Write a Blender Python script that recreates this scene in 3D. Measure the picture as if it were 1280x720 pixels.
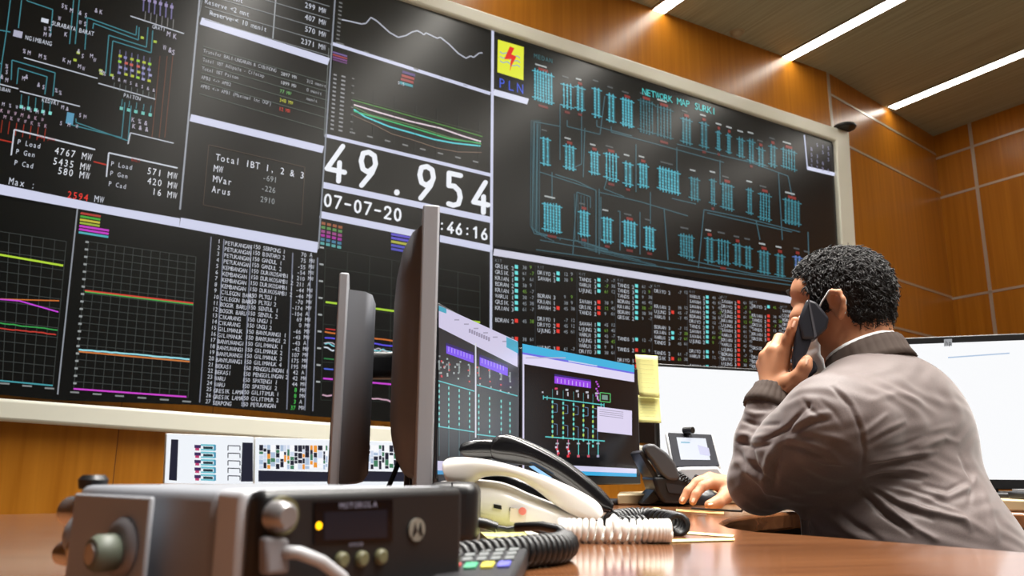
import bpy, bmesh, math, random
import numpy as np
from mathutils import Vector, Matrix
random.seed(7)
for o in list(bpy.data.objects): bpy.data.objects.remove(o)
SC = bpy.context.scene
COL = SC.collection
# ------------------------------------------------------------------ camera
FPX, PITCH, ROLL, CZ = 1012.0, math.radians(12.64), math.radians(0.4), 0.83
_fw = Vector((0, math.cos(PITCH), math.sin(PITCH)))
_up = Vector((0, -math.sin(PITCH), math.cos(PITCH)))
_rt = Vector((1, 0, 0))
RT = _rt*math.cos(ROLL) + _up*math.sin(ROLL)
UP = -_rt*math.sin(ROLL) + _up*math.cos(ROLL)
CAM = Vector((0, 0, CZ))
cd = bpy.data.cameras.new('camera'); cam = bpy.data.objects.new('camera', cd); COL.objects.link(cam)
cam.matrix_world = Matrix(((RT.x, UP.x, -_fw.x, 0), (RT.y, UP.y, -_fw.y, 0), (RT.z, UP.z, -_fw.z, CZ), (0, 0, 0, 1)))
cd.sensor_width = 36; cd.lens = 36*FPX/1280; cd.clip_start = 0.05; cd.clip_end = 60
cd.dof.use_dof = True; cd.dof.focus_distance = 1.5; cd.dof.aperture_fstop = 9.0
SC.camera = cam
# ------------------------------------------------------------------ world, exposure
SC.view_settings.view_transform = 'Standard'; SC.view_settings.look = 'None'
SC.view_settings.exposure = 0.0; SC.view_settings.gamma = 1.0; SC.view_settings.use_curve_mapping = False
W = bpy.data.worlds.new('world'); SC.world = W; W.use_nodes = True
W.node_tree.nodes['Background'].inputs[0].default_value = (0.97, 0.97, 1.0, 1)
W.node_tree.nodes['Background'].inputs[1].default_value = 0.5
STRIP_POWER = 13.0
LAMP_WATTS = {1: 4, 0: 26, -1: 62, -2: 125, -3: 190}; LAMP_SPREAD = 105

# ------------------------------------------------------------------ helpers
def ray(px, py): return (_fw*FPX + RT*(px-640) + UP*(360-py)).normalized()
def hit(px, py, p0, n):
    r = ray(px, py); return CAM + r*((p0-CAM).dot(n)/r.dot(n))
def atY(px, py, Y): r = ray(px, py); return CAM + r*(Y/r.y)
def atZ(px, py, z): r = ray(px, py); return CAM + r*((z-CZ)/r.z)
def srgb(c):
    return tuple((x/12.92 if x <= .04045 else ((x+.055)/1.055)**2.4) for x in [v/255 for v in c])
MATS = {}
def mat(name, col=(128,128,128), rough=.5, metal=0, spec=.5, emit=None, es=1.0, coat=0, bump=None, alpha=None):
    if name in MATS: return MATS[name]
    m = bpy.data.materials.new(name); m.use_nodes = True
    b = m.node_tree.nodes['Principled BSDF']
    b.inputs['Base Color'].default_value = (*srgb(col), 1)
    b.inputs['Roughness'].default_value = rough; b.inputs['Metallic'].default_value = metal
    b.inputs['Specular IOR Level'].default_value = spec
    b.inputs['Coat Weight'].default_value = coat; b.inputs['Coat Roughness'].default_value = .08
    if emit is not None:
        b.inputs['Emission Color'].default_value = (*srgb(emit), 1); b.inputs['Emission Strength'].default_value = es
    if bump:
        N = m.node_tree.nodes; L = m.node_tree.links
        tc = N.new('ShaderNodeTexCoord'); no = N.new('ShaderNodeTexNoise'); bp = N.new('ShaderNodeBump')
        no.inputs['Scale'].default_value = bump[0]; no.inputs['Detail'].default_value = 4
        bp.inputs['Strength'].default_value = bump[1]; bp.inputs['Distance'].default_value = bump[2] if len(bump) > 2 else .002
        L.new(tc.outputs['Object'], no.inputs['Vector']); L.new(no.outputs['Fac'], bp.inputs['Height']); L.new(bp.outputs[0], b.inputs['Normal'])
    MATS[name] = m; return m
def grain(name, c1, c2, scale, rot=0, rough=.3, spec=.5, coat=0, band=.5, detail=5, dist=0.5):
    m = bpy.data.materials.new(name); m.use_nodes = True; N = m.node_tree.nodes; L = m.node_tree.links
    b = N['Principled BSDF']; tc = N.new('ShaderNodeTexCoord'); mp = N.new('ShaderNodeMapping'); no = N.new('ShaderNodeTexNoise'); cr = N.new('ShaderNodeValToRGB')
    mp2 = N.new('ShaderNodeMapping'); mp2.inputs['Scale'].default_value = scale
    mp.inputs['Rotation'].default_value = (0, 0, rot)
    no.inputs['Scale'].default_value = 1; no.inputs['Detail'].default_value = detail; no.inputs['Distortion'].default_value = dist
    cr.color_ramp.elements[0].color = (*srgb(c1), 1); cr.color_ramp.elements[1].color = (*srgb(c2), 1)
    cr.color_ramp.elements[0].position = .5-band/2; cr.color_ramp.elements[1].position = .5+band/2
    L.new(tc.outputs['Object'], mp.inputs[0]); L.new(mp.outputs[0], mp2.inputs[0]); L.new(mp2.outputs[0], no.inputs['Vector'])
    L.new(no.outputs['Fac'], cr.inputs[0]); L.new(cr.outputs[0], b.inputs['Base Color'])
    b.inputs['Roughness'].default_value = rough; b.inputs['Specular IOR Level'].default_value = spec
    b.inputs['Coat Weight'].default_value = coat; b.inputs['Coat Roughness'].default_value = .1
    MATS[name] = m; return m
def scr(c, rough=.27):
    """material of a lit spot on a display: glassy black that gives off light of colour c"""
    k = 'lit_%d_%d_%d_%d' % (*c, int(rough*100))
    if k not in MATS: mat(k, (4,4,4), rough, emit=c, es=1.0, spec=.68 if rough > .26 else .5)
    return MATS[k]

MW = {}
def mw(o): return MW.get(o.name, Matrix.Identity(4)) if o else Matrix.Identity(4)
def thing(name, label, cat, loc=(0,0,0), rotz=0, group=None):
    o = bpy.data.objects.new(name, None); COL.objects.link(o); o.empty_display_size = .05
    o.location = loc; o.rotation_euler = (0, 0, rotz); o['label'] = label; o['category'] = cat
    if group: o['group'] = group
    MW[o.name] = Matrix.Translation(Vector(loc)) @ Matrix.Rotation(rotz, 4, 'Z')
    return o
def tag(o, label, cat, group=None, kind=None):
    o['label'] = label; o['category'] = cat
    if group: o['group'] = group
    if kind: o['kind'] = kind
    return o
def link(name, me, parent=None, mats=(), smooth=False, world=False, bevel=0, seg=2, label=None, sub=0, angle=40):
    """one mesh object; world=True: vertices are given in world space and moved into the parent's space"""
    if world and parent: me.transform(mw(parent).inverted())
    for m in mats:
        if m.name not in [x.name for x in me.materials if x]: me.materials.append(m)
    o = bpy.data.objects.new(name, me); COL.objects.link(o)
    if parent: o.parent = parent; MW[o.name] = mw(parent)
    if bevel:
        b = o.modifiers.new('bevel', 'BEVEL'); b.width = bevel; b.segments = seg; b.limit_method = 'ANGLE'; b.angle_limit = math.radians(35)
    if sub:
        s = o.modifiers.new('sub', 'SUBSURF'); s.levels = sub; s.render_levels = sub
    if smooth or bevel:
        for p in me.polygons: p.use_smooth = True
        try: me.set_sharp_from_angle(angle=math.radians(angle))
        except Exception: pass
    if label: o['label'] = label
    return o
class MB:
    """collects shapes; build() links them as ONE mesh object"""
    def __init__(s): s.v = []; s.f = []; s.mi = []; s.m = []
    def mid(s, m):
        if m not in s.m: s.m.append(m)
        return s.m.index(m)
    def add(s, vs, fs, m=None):
        b = len(s.v); s.v += [tuple(v) for v in vs]; s.f += [tuple(i+b for i in f) for f in fs]
        k = s.mid(m) if m else 0
        s.mi += [k]*len(fs); return s
    def box(s, lo, hi, m=None, mtx=None):
        x0,y0,z0 = lo; x1,y1,z1 = hi
        vs = [Vector(p) for p in ((x0,y0,z0),(x1,y0,z0),(x1,y1,z0),(x0,y1,z0),(x0,y0,z1),(x1,y0,z1),(x1,y1,z1),(x0,y1,z1))]
        if mtx: vs = [mtx @ v for v in vs]
        return s.add(vs, [(0,3,2,1),(4,5,6,7),(0,1,5,4),(1,2,6,5),(2,3,7,6),(3,0,4,7)], m)
    def prism(s, pts, ext, m=None):
        """polygon pts (Vectors) pushed along ext"""
        n = len(pts); ext = Vector(ext); pts = [Vector(p) for p in pts]
        vs = pts + [p+ext for p in pts]
        nn = Vector((0,0,0))
        for i in range(n): nn += (pts[i]-pts[0]).cross(pts[(i+1) % n]-pts[0])
        fs = [tuple(range(n)), tuple(range(2*n-1, n-1, -1))] + [((i+1) % n, i, i+n, (i+1) % n+n) for i in range(n)]
        if nn.dot(ext) > 0: fs = [f[::-1] for f in fs]
        return s.add(vs, fs, m)
    def tube(s, path, r, n=10, m=None, caps=True, closed=False, sx=1, sy=1):
        path = [Vector(p) for p in path]; k = len(path)
        rs = r if isinstance(r, (list, tuple)) else [r]*k
        t0 = (path[1]-path[0]).normalized(); a = Vector((0,0,1)) if abs(t0.z) < .9 else Vector((1,0,0))
        u = t0.cross(a).normalized(); vs = []
        for i, p in enumerate(path):
            t = (path[min(i+1, k-1)]-path[max(i-1, 0)])
            t = t.normalized() if t.length > 1e-9 else t0
            u = (u - t*u.dot(t)); u = u.normalized() if u.length > 1e-6 else t.orthogonal().normalized()
            w = t.cross(u)
            for j in range(n):
                an = 2*math.pi*j/n; vs.append(p + u*(math.cos(an)*rs[i]*sx) + w*(math.sin(an)*rs[i]*sy))
        fs = []
        for i in range(k-1):
            for j in range(n):
                a0 = i*n+j; b0 = i*n+(j+1) % n; fs.append((a0, b0, b0+n, a0+n))
        if caps: fs.append(tuple(range(n-1, -1, -1))); fs.append(tuple((k-1)*n+j for j in range(n)))
        return s.add(vs, fs, m)
    def cyl(s, a, b, r, n=24, m=None, r2=None):
        return s.tube([a, b], [r, r if r2 is None else r2], n, m)
    def lathe(s, prof, n=32, m=None, mtx=None):
        vs = []; fs = []; k = len(prof)
        for (r, z) in prof:
            for j in range(n):
                an = 2*math.pi*j/n; v = Vector((r*math.cos(an), r*math.sin(an), z)); vs.append(mtx @ v if mtx else v)
        for i in range(k-1):
            for j in range(n): fs.append((i*n+j, i*n+(j+1) % n, (i+1)*n+(j+1) % n, (i+1)*n+j))
        fs.append(tuple(range(n-1, -1, -1))); fs.append(tuple((k-1)*n+j for j in range(n)))
        return s.add(vs, fs, m)
    def ell(s, c, r, m=None, n=16, mtx=None):
        vs = []; fs = []; c = Vector(c); h = n//2
        for i in range(h+1):
            th = math.pi*i/h
            for j in range(n):
                ph = 2*math.pi*j/n; v = Vector((r[0]*math.sin(th)*math.cos(ph), r[1]*math.sin(th)*math.sin(ph), -r[2]*math.cos(th)))
                vs.append(c + (mtx.to_3x3() @ v if mtx else v))
        for i in range(h):
            for j in range(n): fs.append((i*n+j, i*n+(j+1) % n, (i+1)*n+(j+1) % n, (i+1)*n+j))
        return s.add(vs, fs, m)
    def build(s, name, parent=None, m=None, **k):
        me = bpy.data.meshes.new(name); me.from_pydata(s.v, [], s.f)
        ms = s.m if s.m else [m]
        for x in ms: me.materials.append(x)
        if s.m: me.polygons.foreach_set('material_index', s.mi)
        me.update()
        return link(name, me, parent, **k)
def struct(name, mb, m=None, **k):
    o = mb.build(name, None, m, **k); o['kind'] = 'structure'; return o

# glyphs of the built-in font, each turned into a small mesh once
GL = {}
def glyph(ch):
    if ch in GL: return GL[ch]
    cu = bpy.data.curves.new('g', 'FONT'); cu.body = ch; cu.resolution_u = 2
    o = bpy.data.objects.new('g', cu); COL.objects.link(o); me = o.to_mesh()
    vs = [(v.co.x, v.co.y) for v in me.vertices]; fs = [tuple(p.vertices) for p in me.polygons]
    o.to_mesh_clear(); bpy.data.objects.remove(o); bpy.data.curves.remove(cu)
    if not vs: GL[ch] = ([], []); return GL[ch]
    k = 1/0.7292; x0 = min(v[0] for v in vs); x1 = max(v[0] for v in vs); w = (x1-x0)*k
    sq = min(.85, .62/w) if w > .35 else .9
    vs = [(((x-x0)*k-w/2)*sq, y*k) for x, y in vs]
    GL[ch] = (vs, fs); return GL[ch]
STROKE = {
 '0': [[(.5,1),(.2,.9),(.05,.65),(.05,.35),(.2,.1),(.5,0),(.8,.1),(.95,.35),(.95,.65),(.8,.9),(.5,1)]],
 '1': [[(.15,.8),(.55,1),(.55,0)]],
 '2': [[(.05,.75),(.15,.93),(.5,1),(.85,.92),(.95,.7),(.8,.5),(.05,0),(.98,0)]],
 '4': [[(.85,1),(.0,.28),(1.05,.28)],[(.72,.52),(.72,0)]],
 '5': [[(.95,1),(.1,1),(.1,.6),(.5,.62),(.85,.5),(.95,.3),(.82,.08),(.45,0),(.1,.02)]],
 '6': [[(.7,1),(.2,.55),(.05,.3),(.2,.05),(.5,0),(.85,.08),(.95,.3),(.8,.52),(.5,.58),(.15,.42)]],
 '7': [[(.0,1),(1,1),(.3,0)]],
 '9': [[(.15,0),(.75,.42),(.95,.7),(.85,.93),(.5,1.0),(.15,.93),(.05,.7),(.18,.48),(.5,.42),(.85,.58)]],
 '-': [[(.1,.5),(.9,.5)]], ':': [[(.5,.7),(.5,.72)],[(.5,.18),(.5,.2)]], '.': [[(.5,.03),(.5,.05)]]}
class Scr:
    """pictures on a display: everything is laid on the plane (p0, n) of that display"""
    def __init__(s, p0, n, vp=None, lean=None, rough=.27, eps=.0008):
        s.p0 = Vector(p0); s.n = Vector(n).normalized(); s.vp = vp or (lambda x, y: 0); s.lean = lean or (lambda x, y: 0)
        s.mb = MB(); s.rough = rough; s.eps = eps
    def P(s, x, y, l): return hit(x, y, s.p0 + s.n*(l*s.eps), s.n)
    def poly(s, pts, c, l=1):
        s.mb.add([s.P(x, y, l) for x, y in pts], [tuple(range(len(pts)))], scr(c, s.rough)); return s
    def seg(s, a, b, w, c, l=2):
        dx, dy = b[0]-a[0], b[1]-a[1]; d = math.hypot(dx, dy) or 1; nx, ny = -dy/d*w/2, dx/d*w/2
        s.poly([(a[0]+nx, a[1]+ny), (b[0]+nx, b[1]+ny), (b[0]-nx, b[1]-ny), (a[0]-nx, a[1]-ny)], c, l)
    def line(s, pts, w, c, l=2, joint=False):
        for a, b in zip(pts, pts[1:]): s.seg(a, b, w, c, l)
        if joint:
            for i, p in enumerate(pts): s.poly([(p[0]+w/2*math.cos(t*math.pi/6), p[1]+w/2*math.sin(t*math.pi/6)) for t in range(12)], c, l+.05*(1+i % 2))
    def wob(s, a, b, w, c, amp, n=24, l=2):
        r = random.Random(int(a[1]*10)); s.line([(a[0]+(b[0]-a[0])*i/n, a[1]+(b[1]-a[1])*i/n+r.uniform(-amp, amp)) for i in range(n+1)], w, c, l)
    def box(s, x, y, w, h, c, l=1):
        sl = s.vp(x, y); ln = s.lean(x, y)
        s.poly([(x, y), (x+w, y+w*sl), (x+w+h*ln, y+w*sl+h), (x+h*ln, y+h)], c, l)
    def text(s, t, x, y, h, c, adv=.72, l=3, slope=None):
        sl = s.vp(x, y) if slope is None else slope; ln = s.lean(x, y); m = scr(c, s.rough)
        for i, ch in enumerate(t):
            if ch == ' ': continue
            vs, fs = glyph(ch); cx = (i+.5)*adv*h
            s.mb.add([s.P(x+(cx+gx*h)-gy*h*ln, y+(cx+gx*h)*sl-gy*h, l) for gx, gy in vs], fs, m)
    def digit(s, ch, x0, yb, w, h, sw, c, l=3):
        sl = s.vp(x0, yb); ln = s.lean(x0, yb)
        for pl in STROKE[ch]:
            s.line([(x0+gx*w-gy*h*ln, yb+gx*w*sl-gy*h) for gx, gy in pl], sw, c, l, joint=True)
    def build(s, name, parent, **k): return s.mb.build(name, parent, world=True, **k)

# ------------------------------------------------------------------ the room
def hd(deg): a = math.radians(deg); return Vector((math.sin(a), math.cos(a), 0))
A1 = 59.8; d1 = hd(A1); n1 = hd(A1+90)            # video wall: running direction, normal towards the room
DW = 3.8
SP0 = -n1*DW                                       # a point of the screen plane
WP0 = -n1*(DW+.035)                                 # a point of the veneered wall behind it
corner_mid = hit(1048, 250, WP0, n1); corner_mid.z = 0
d2 = hd(50.0); n2 = hd(140.0)
far = hit(1176, 250, corner_mid, n2); far.z = 0
CEIL = hit(980, 70.5, WP0, n1).z
A3 = A1-90; d3 = -hd(A3)                           # right wall runs back towards the room
wood_wall = grain('wood_veneer', (162,98,20), (188,122,36), (26,26,.8), rough=.3, spec=.5)
wood_dark = wood_wall
metal_trim = mat('brushed_trim', (205,198,188), .35, .6)
ceil_m = grain('ceiling_boards', (146,144,118), (170,168,142), (60,1.2,60), rot=math.radians(A3), rough=.6, band=.35)
def wallbox(p, q, n, z0, z1, t=.1):
    m = MB(); a, b = Vector(p), Vector(q); e = -n*t
    m.prism([a+Vector((0,0,z0)), b+Vector((0,0,z0)), b+Vector((0,0,z1)), a+Vector((0,0,z1))], e); return m
wl = corner_mid - d1*9.5
struct('wall_front', wallbox(wl, corner_mid, n1, 0, CEIL), wood_wall)
struct('wall_front_angled', wallbox(corner_mid, far, n2, 0, CEIL), wood_wall)
n3 = Vector((d3.y, -d3.x, 0)); n3 = n3 if n3.dot(-far) > 0 else -n3
rend = far + d3*9.0
struct('wall_right', wallbox(far, rend, n3, 0, CEIL), wood_wall)
m = MB(); cn = [wl-n1*2.0, wl-n1*2.0+d1*14, wl+n1*9.5+d1*14, wl+n1*9.5]
m.prism([Vector((p.x, p.y, CEIL-.002)) for p in cn], (0,0,.08)); struct('ceiling', m, ceil_m)
m = MB(); m.prism([Vector((p.x, p.y, -.1)) for p in cn], (0,0,.1)); struct('floor', m, mat('floor_carpet', (120,112,102), .9, bump=(200,.4)))
struct('wall_left', wallbox(wl, wl-d1*.0+d3*9.0, d1, 0, CEIL), wood_wall)
struct('wall_back', wallbox(rend+d1*.5, wl+d3*9.0-d1*.5, -n1, 0, CEIL), mat('back_wall_paint', (76,70,62), .7))
# metal inlays of the veneered walls
ti = [0]
def trim(a, b, n, w, up):
    ti[0] += 1; a = a+n*.0; m = MB(); u = Vector((0,0,w/2)) if not up else (b-a).normalized().cross(n).normalized()*(w/2)
    m.prism([a-u, b-u, b+u, a+u], n*.004); struct('trim_%d' % ti[0], m, metal_trim)
def tz(px, py, p0, n): return hit(px, py, p0, n).z
c0 = corner_mid
trim(c0+Vector((0,0,0)), c0+Vector((0,0,CEIL)), n1, .03, True)
HZ = [tz(1062.5,184,c0,n2), tz(1117,348,c0,n2), tz(1055.4,128,c0,n2), tz(1100,405,c0,n2)]
for z in HZ: trim(c0+Vector((0,0,z)), far+Vector((0,0,z)), n2, .02, False)
for px, py in ((1280,161.4),(1280,217),(1280,357.3)):
    z = tz(px, py, far, n3); trim(far+Vector((0,0,z)), rend+Vector((0,0,z)), n3, .02, False)
vx = hit(1228, 285, far, n3); vx.z = 0
trim(vx, vx+Vector((0,0,CEIL)), n3, .03, True)
v2 = vx + d3*1.6; trim(v2, v2+Vector((0,0,CEIL)), n3, .03, True)
for px in (262, 146):                               # fine joints of the veneer below the displays
    q = hit(px, 560, WP0, n1); m = MB(); a = Vector((q.x, q.y, 0)); m.prism([a-d1*.0015, a+d1*.0015, a+d1*.0015+Vector((0,0,1.2)), a-d1*.0015+Vector((0,0,1.2))], n1*.001)
    ti[0] += 1; struct('trim_%d' % ti[0], m, mat('joint', (90,48,15), .6))
# linear ceiling lights, square to the video wall
s1 = atZ(979, 69, CEIL); s1b = atZ(991, 72.4, CEIL); s2 = atZ(1104.5, 120.7, CEIL); s2b = atZ(1115, 127.5, CEIL)
u1 = (s1-WP0).dot(d1); u2 = (s2-WP0).dot(d1); sw = abs((s1b-s1).dot(d1))*1.0
du = u2-u1
print('ceil', CEIL, 'u', u1, u2, 'w', sw, 'far', far, 'mid', corner_mid, (s2b-s2).dot(d1))
lit = mat('strip_diffuser', (255,255,255), .5, emit=(255,250,240), es=STRIP_POWER)
names = ['second ceiling light strip from the right corner, above the display frame end', 'rightmost ceiling light strip, ending near the corner of the room',
 'ceiling light strip whose end just shows above the middle of the video wall']
SW = .10
for i, k in enumerate((0, 1, -1, -2, -3)):
    st = WP0 + d1*(u1+du*k); 
    if k == 1: st = hit(1104.5,120.7,c0,n2); st = WP0 + d1*((st-WP0).dot(d1)) + d3*((st-WP0).dot(d3))
    st = Vector((st.x, st.y, CEIL))
    if k == 1: st += d3*.03
    lab = names[i] if i < 3 else 'ceiling light strip further left, over the %s part of the video wall' % ('left' if k == -2 else 'far left')
    t = thing('ceiling_light', lab, 'ceiling light', st, 0, 'linear ceiling lights')
    L = 6.4 if k != 1 else 5.6
    e = Vector((0,0,-.012)); a = d1*SW
    ld = bpy.data.lights.new('ceiling_lamp', 'AREA'); ld.shape = 'RECTANGLE'; ld.size = SW; ld.size_y = L-.6; ld.energy = LAMP_WATTS[k]*L/6.4; ld.color = (1,.97,.92); ld.spread = math.radians(LAMP_SPREAD)
    lo_ = bpy.data.objects.new('ceiling_lamp', ld); COL.objects.link(lo_); lo_.parent = t; lo_.location = a/2+d3*(L/2+.3)+Vector((0,0,-.016)); lo_.rotation_euler = (0,0,math.atan2(-d3.x, d3.y))
    MB().prism([e*0, a, a+d3*L, d3*L], e).build('diffuser', t, lit)
    f = MB(); w = d1*.012
    for q in (-w, a): f.prism([q, q+w, q+w+d3*L, q+d3*L], Vector((0,0,-.014)))
    f.build('housing', t, mat('light_housing', (150,138,118), .5))
q = atZ(921, 40, CEIL); t = thing('smoke_detector', 'small round smoke detector on the ceiling left of the light strip', 'smoke detector', q)
MB().lathe([(.045,0),(.045,-.012),(.03,-.03),(.008,-.034)][::-1]).build('cover', t, mat('beige_plastic', (170,155,125), .5), smooth=True)
MB().lathe([(.055,0),(.055,-.006)][::-1]).build('base', t, mat('beige_plastic'), smooth=True)

# ------------------------------------------------------------------ video wall
def S(p): return hit(p[0], p[1], SP0, n1)
vw = thing('video_wall', 'huge video wall of joined dark displays in a cream frame, showing grid charts', 'video wall', (S((616,500)).x, S((616,500)).y, 0))
cream = mat('cream_frame', (232,232,218), .35)
# outer/inner frame edges as pixels on the screen plane
TLo, TLi = (-330,-330), (-330,-285)
out_top = [(-330,-340), (546,0), (840,101), (1047,164)]
in_top = [(-330,-322), (498,-0.5), (840,114), (1040,175)]
f = MB()
def fbar(a, b, c, d, name, dep=.028, back=.033):
    m = MB(); P = [S(q) for q in (a, b, c, d)]; m.prism([p + n1*dep for p in P], -n1*(dep+back)); m.build(name, vw, cream, world=True, bevel=.014, seg=3)
fbar((-330,-290),(1057,166),(1046,179),(-330,-270),'top_frame')
fbar((1040,160),(1058,166),(1096,800),(1078,800),'side_frame')
fbar((-330,474),(1072,577),(1072,598),(-330,504),'bottom_frame')
q = S((1050,164)) + n1*.045
MB().lathe([(.075,0),(.085,.012),(.08,.028),(.05,.034)], mtx=Matrix.Translation(q)).build('frame_cap', vw, mat('black_plastic', (18,18,20), .4), world=True, smooth=True, label='black round cap on the top corner of the frame')
VL = lambda x, y: (655-y)/(2400-x) if x < 614 else (628-y)/(2480-x)
LN = lambda x, y: (x-616)/3500 if x < 614 else (x-616)/6800
BASE = (9,11,12)
def panel(name, quad, base=BASE, label=None):
    m = MB(); P = [S(q) for q in quad]; m.prism(P, -n1*.028, scr(base)); o = m.build(name, vw, world=True)
    if label: o['label'] = label
    return o
def sc(): return Scr(SP0, n1, VL, LN)
WHT = (205,208,232); TXT = (205,210,222); TEAL = (64,128,138); DIM = (46,52,50)
R = random.Random(3)
def squig(s, x, y, c=(200,195,215), k=1.0):
    s.text(R.choice(['W','%','K','&','M','S']), x, y, 7.4*k, c, l=3)
# top-left one-line diagram
o = panel('display', [(-200,-240),(262,-88),(224,284),(-200,215)], label='grid diagram display, top left of the wall'); s = sc()
for pl in ([(13,0),(8,40),(2,80)], [(27,0),(23,35)], [(30,-10),(34,1),(66,12),(63,45)], [(93,-10),(87,55)], [(100,-10),(94,55)], [(14,100),(15,75),(69,91),(66,120)],
           [(21,105),(23,85),(59,96),(56,118)], [(106,22),(112,23),(170,44),(171,32)], [(116,36),(117,29),(173,50),(174,34)], [(106,62),(109,24)],
           [(132,92),(136,44),(183,59),(185,34)], [(137,95),(141,51),(189,66),(191,38)], [(89,150),(89,156),(152,172),(156,128)], [(95,148),(95,153),(160,176),(164,132)],
           [(10,-60),(13,0)], [(-60,60),(2,80),(-2,120)], [(-100,20),(13,40)]):
    s.line(pl, 1.3, TEAL)
for a, b in (((30,72),(122,98)), ((-60,90),(23,111)), ((25,114),(100,133)), ((123,104),(194,124)), ((163,20),(230,42)), ((163,166),(217,179))): s.seg(a, b, 1.3, (190,195,205))
s.text('SURABAYA BARAT', 64, 31, 5.6, TXT, adv=.68); s.text('NGIMBANG', 31, 49, 5.6, TXT, adv=.75)
s.box(52,22,9,5,TXT,2.5); s.box(17.5,37,11,8,(170,170,190),2.5)
s.text('KEDIRI', 52, 127, 5, TXT); s.text('PAITON', 154, 121, 5, TXT); s.text('GRATI', 190, 35, 4.6, TXT); s.text('TUBAN', -4, 112, 4.6, TXT)
for x, y in ((28,66),(34,68),(48,72),(54,74),(78,77),(84,80),(96,66),(101,72),(97,85),(102,88),(112,72),(116,77),(118,15),(124,17),(124,92),(128,94),(6,85),(6,92),(0,98),(6,102),(27,100),(31,98),(46,108),(52,111),(68,115),(73,118),
             (76,9),(80,11),(87,15),(98,18),(105,21),(98,30),(104,32),(54,38),(60,38),(54,45),(60,46),(80,45),(72,25)): squig(s, x, y, k=.75)
for i in range(8):
    squig(s, 140+i*7.2, 99+i*2.2, k=.6); s.seg((143+i*7.2, 103+i*2),(142+i*7.2,112+i*2), .8, (100,110,110))
for i in range(6):
    x = 150+i*7.5; s.seg((x, 62+i*2),(x-2, 92+i*2), 1.5, (90,90,120), 2)
    for j in range(4): s.box(x-2+R.uniform(-1,1), 68+i*2+j*7, 4, 3, R.choice([(150,150,190),(150,200,60),(190,90,80),(130,130,180),(180,190,60)]), 2.6)
for i in range(6):
    x = 180+i*7; s.seg((x,-6+i*2),(x-1,14+i*2), 1.6, (110,105,150)); s.seg((x+2,14+i*2),(x+1,26+i*2), 1, (120,120,120))
    s.box(x-2,-4+i*2,4,4,(150,140,180),2.6)
for x, y in ((92,73),(96,64),(124,86),(125,90),(176,45),(192,50),(138,92)): s.box(x, y, 4, 3, (170,190,70), 2.8)
for x, y in ((203,62),(210,65),(214,68),(208,45),(216,48)): squig(s, x, y, k=.9)
for i in range(7):
    squig(s, 2+i*8.5, 132+i*1.9, k=.65); squig(s, 0+i*8.5, 140+i*1.9, (200,170,190), .65); squig(s, 4+i*8.5, 148+i*1.9, (190,165,185), .65)
    s.seg((3+i*9,150+i*1.8),(1+i*9,166+i*1.8), 1, (150,50,35))
for i in range(5): s.seg((27+i*9,118+i*2),(26+i*9,132+i*2), 1, TEAL); s.box(25+i*9, 131+i*2, 4, 4, (130,210,200), 2.6)
for i in range(3): squig(s, 164+i*8, 152+i*2, k=.8); squig(s, 165+i*8, 160+i*2, k=.8)
for x in (196,205,212): s.seg((x+4,70),(x-6,172),1,(96,52,36))
for i in range(5): s.seg((153+i*9,124+i*2),(152+i*9,132+i*2),1,TEAL); s.box(150+i*9,133+i*2,4,4,(110,190,180),2.6)
s.box(84,140,9,14,(90,150,180),2.6)
for x, y in ((76,136),(82,138),(98,146),(104,148),(74,156),(84,158),(94,160)): squig(s, x, y, k=.7)
s.seg((-200,130),(16,178), 1.6, (170,50,36)); s.seg((117,202),(133,206), 1.6, (180,50,36)); s.seg((163,166),(160,180),1.6,(190,195,205))
for a, b, c in (((18,162),(119,187),(14,194)), ((136,191),(222,210),(133,221))):
    s.line([c, a, b], 1.8, (200,205,215))
s.text('UPB2 JAWA', 46, 172, 3.5, (170,45,35)); s.text('BALI', 164, 201, 4, (170,45,35))
for t, x, y, h, c in (('P Load',21,180,6.5,TXT),('4767 MW',67,192,9,(225,228,235)),('P Gen',19,192,6.5,TXT),('5435 MW',65,205,9,(225,228,235)),('P Cad',17,206,6.5,TXT),('580 MW',71,217,9,(225,228,235)),
    ('Max :',10,230,9,TXT),('2594',83,247,9,(235,60,50)),('MW',117,252,8.5,TXT),('P Load',138,207,6,TXT),('571 MW',183,217,8.5,(225,228,235)),('P Gen',137,219,6,TXT),('420 MW',183,229.5,8.5,(225,228,235)),
    ('P Cad',135,232,6,TXT),('16 MW',189,243,8.5,(225,228,235)),('-',-6,228,9,TXT)): s.text(t, x, y, h, c, adv=.76)
s.seg((250,-6),(225,262), 2.2, (150,155,165), 2)
s.poly([(-200,196),(0,230),(127,256),(225,273),(224,284),(0,243),(-200,208)], WHT, 2.2)
s.build('screen_graphics', o)
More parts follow.
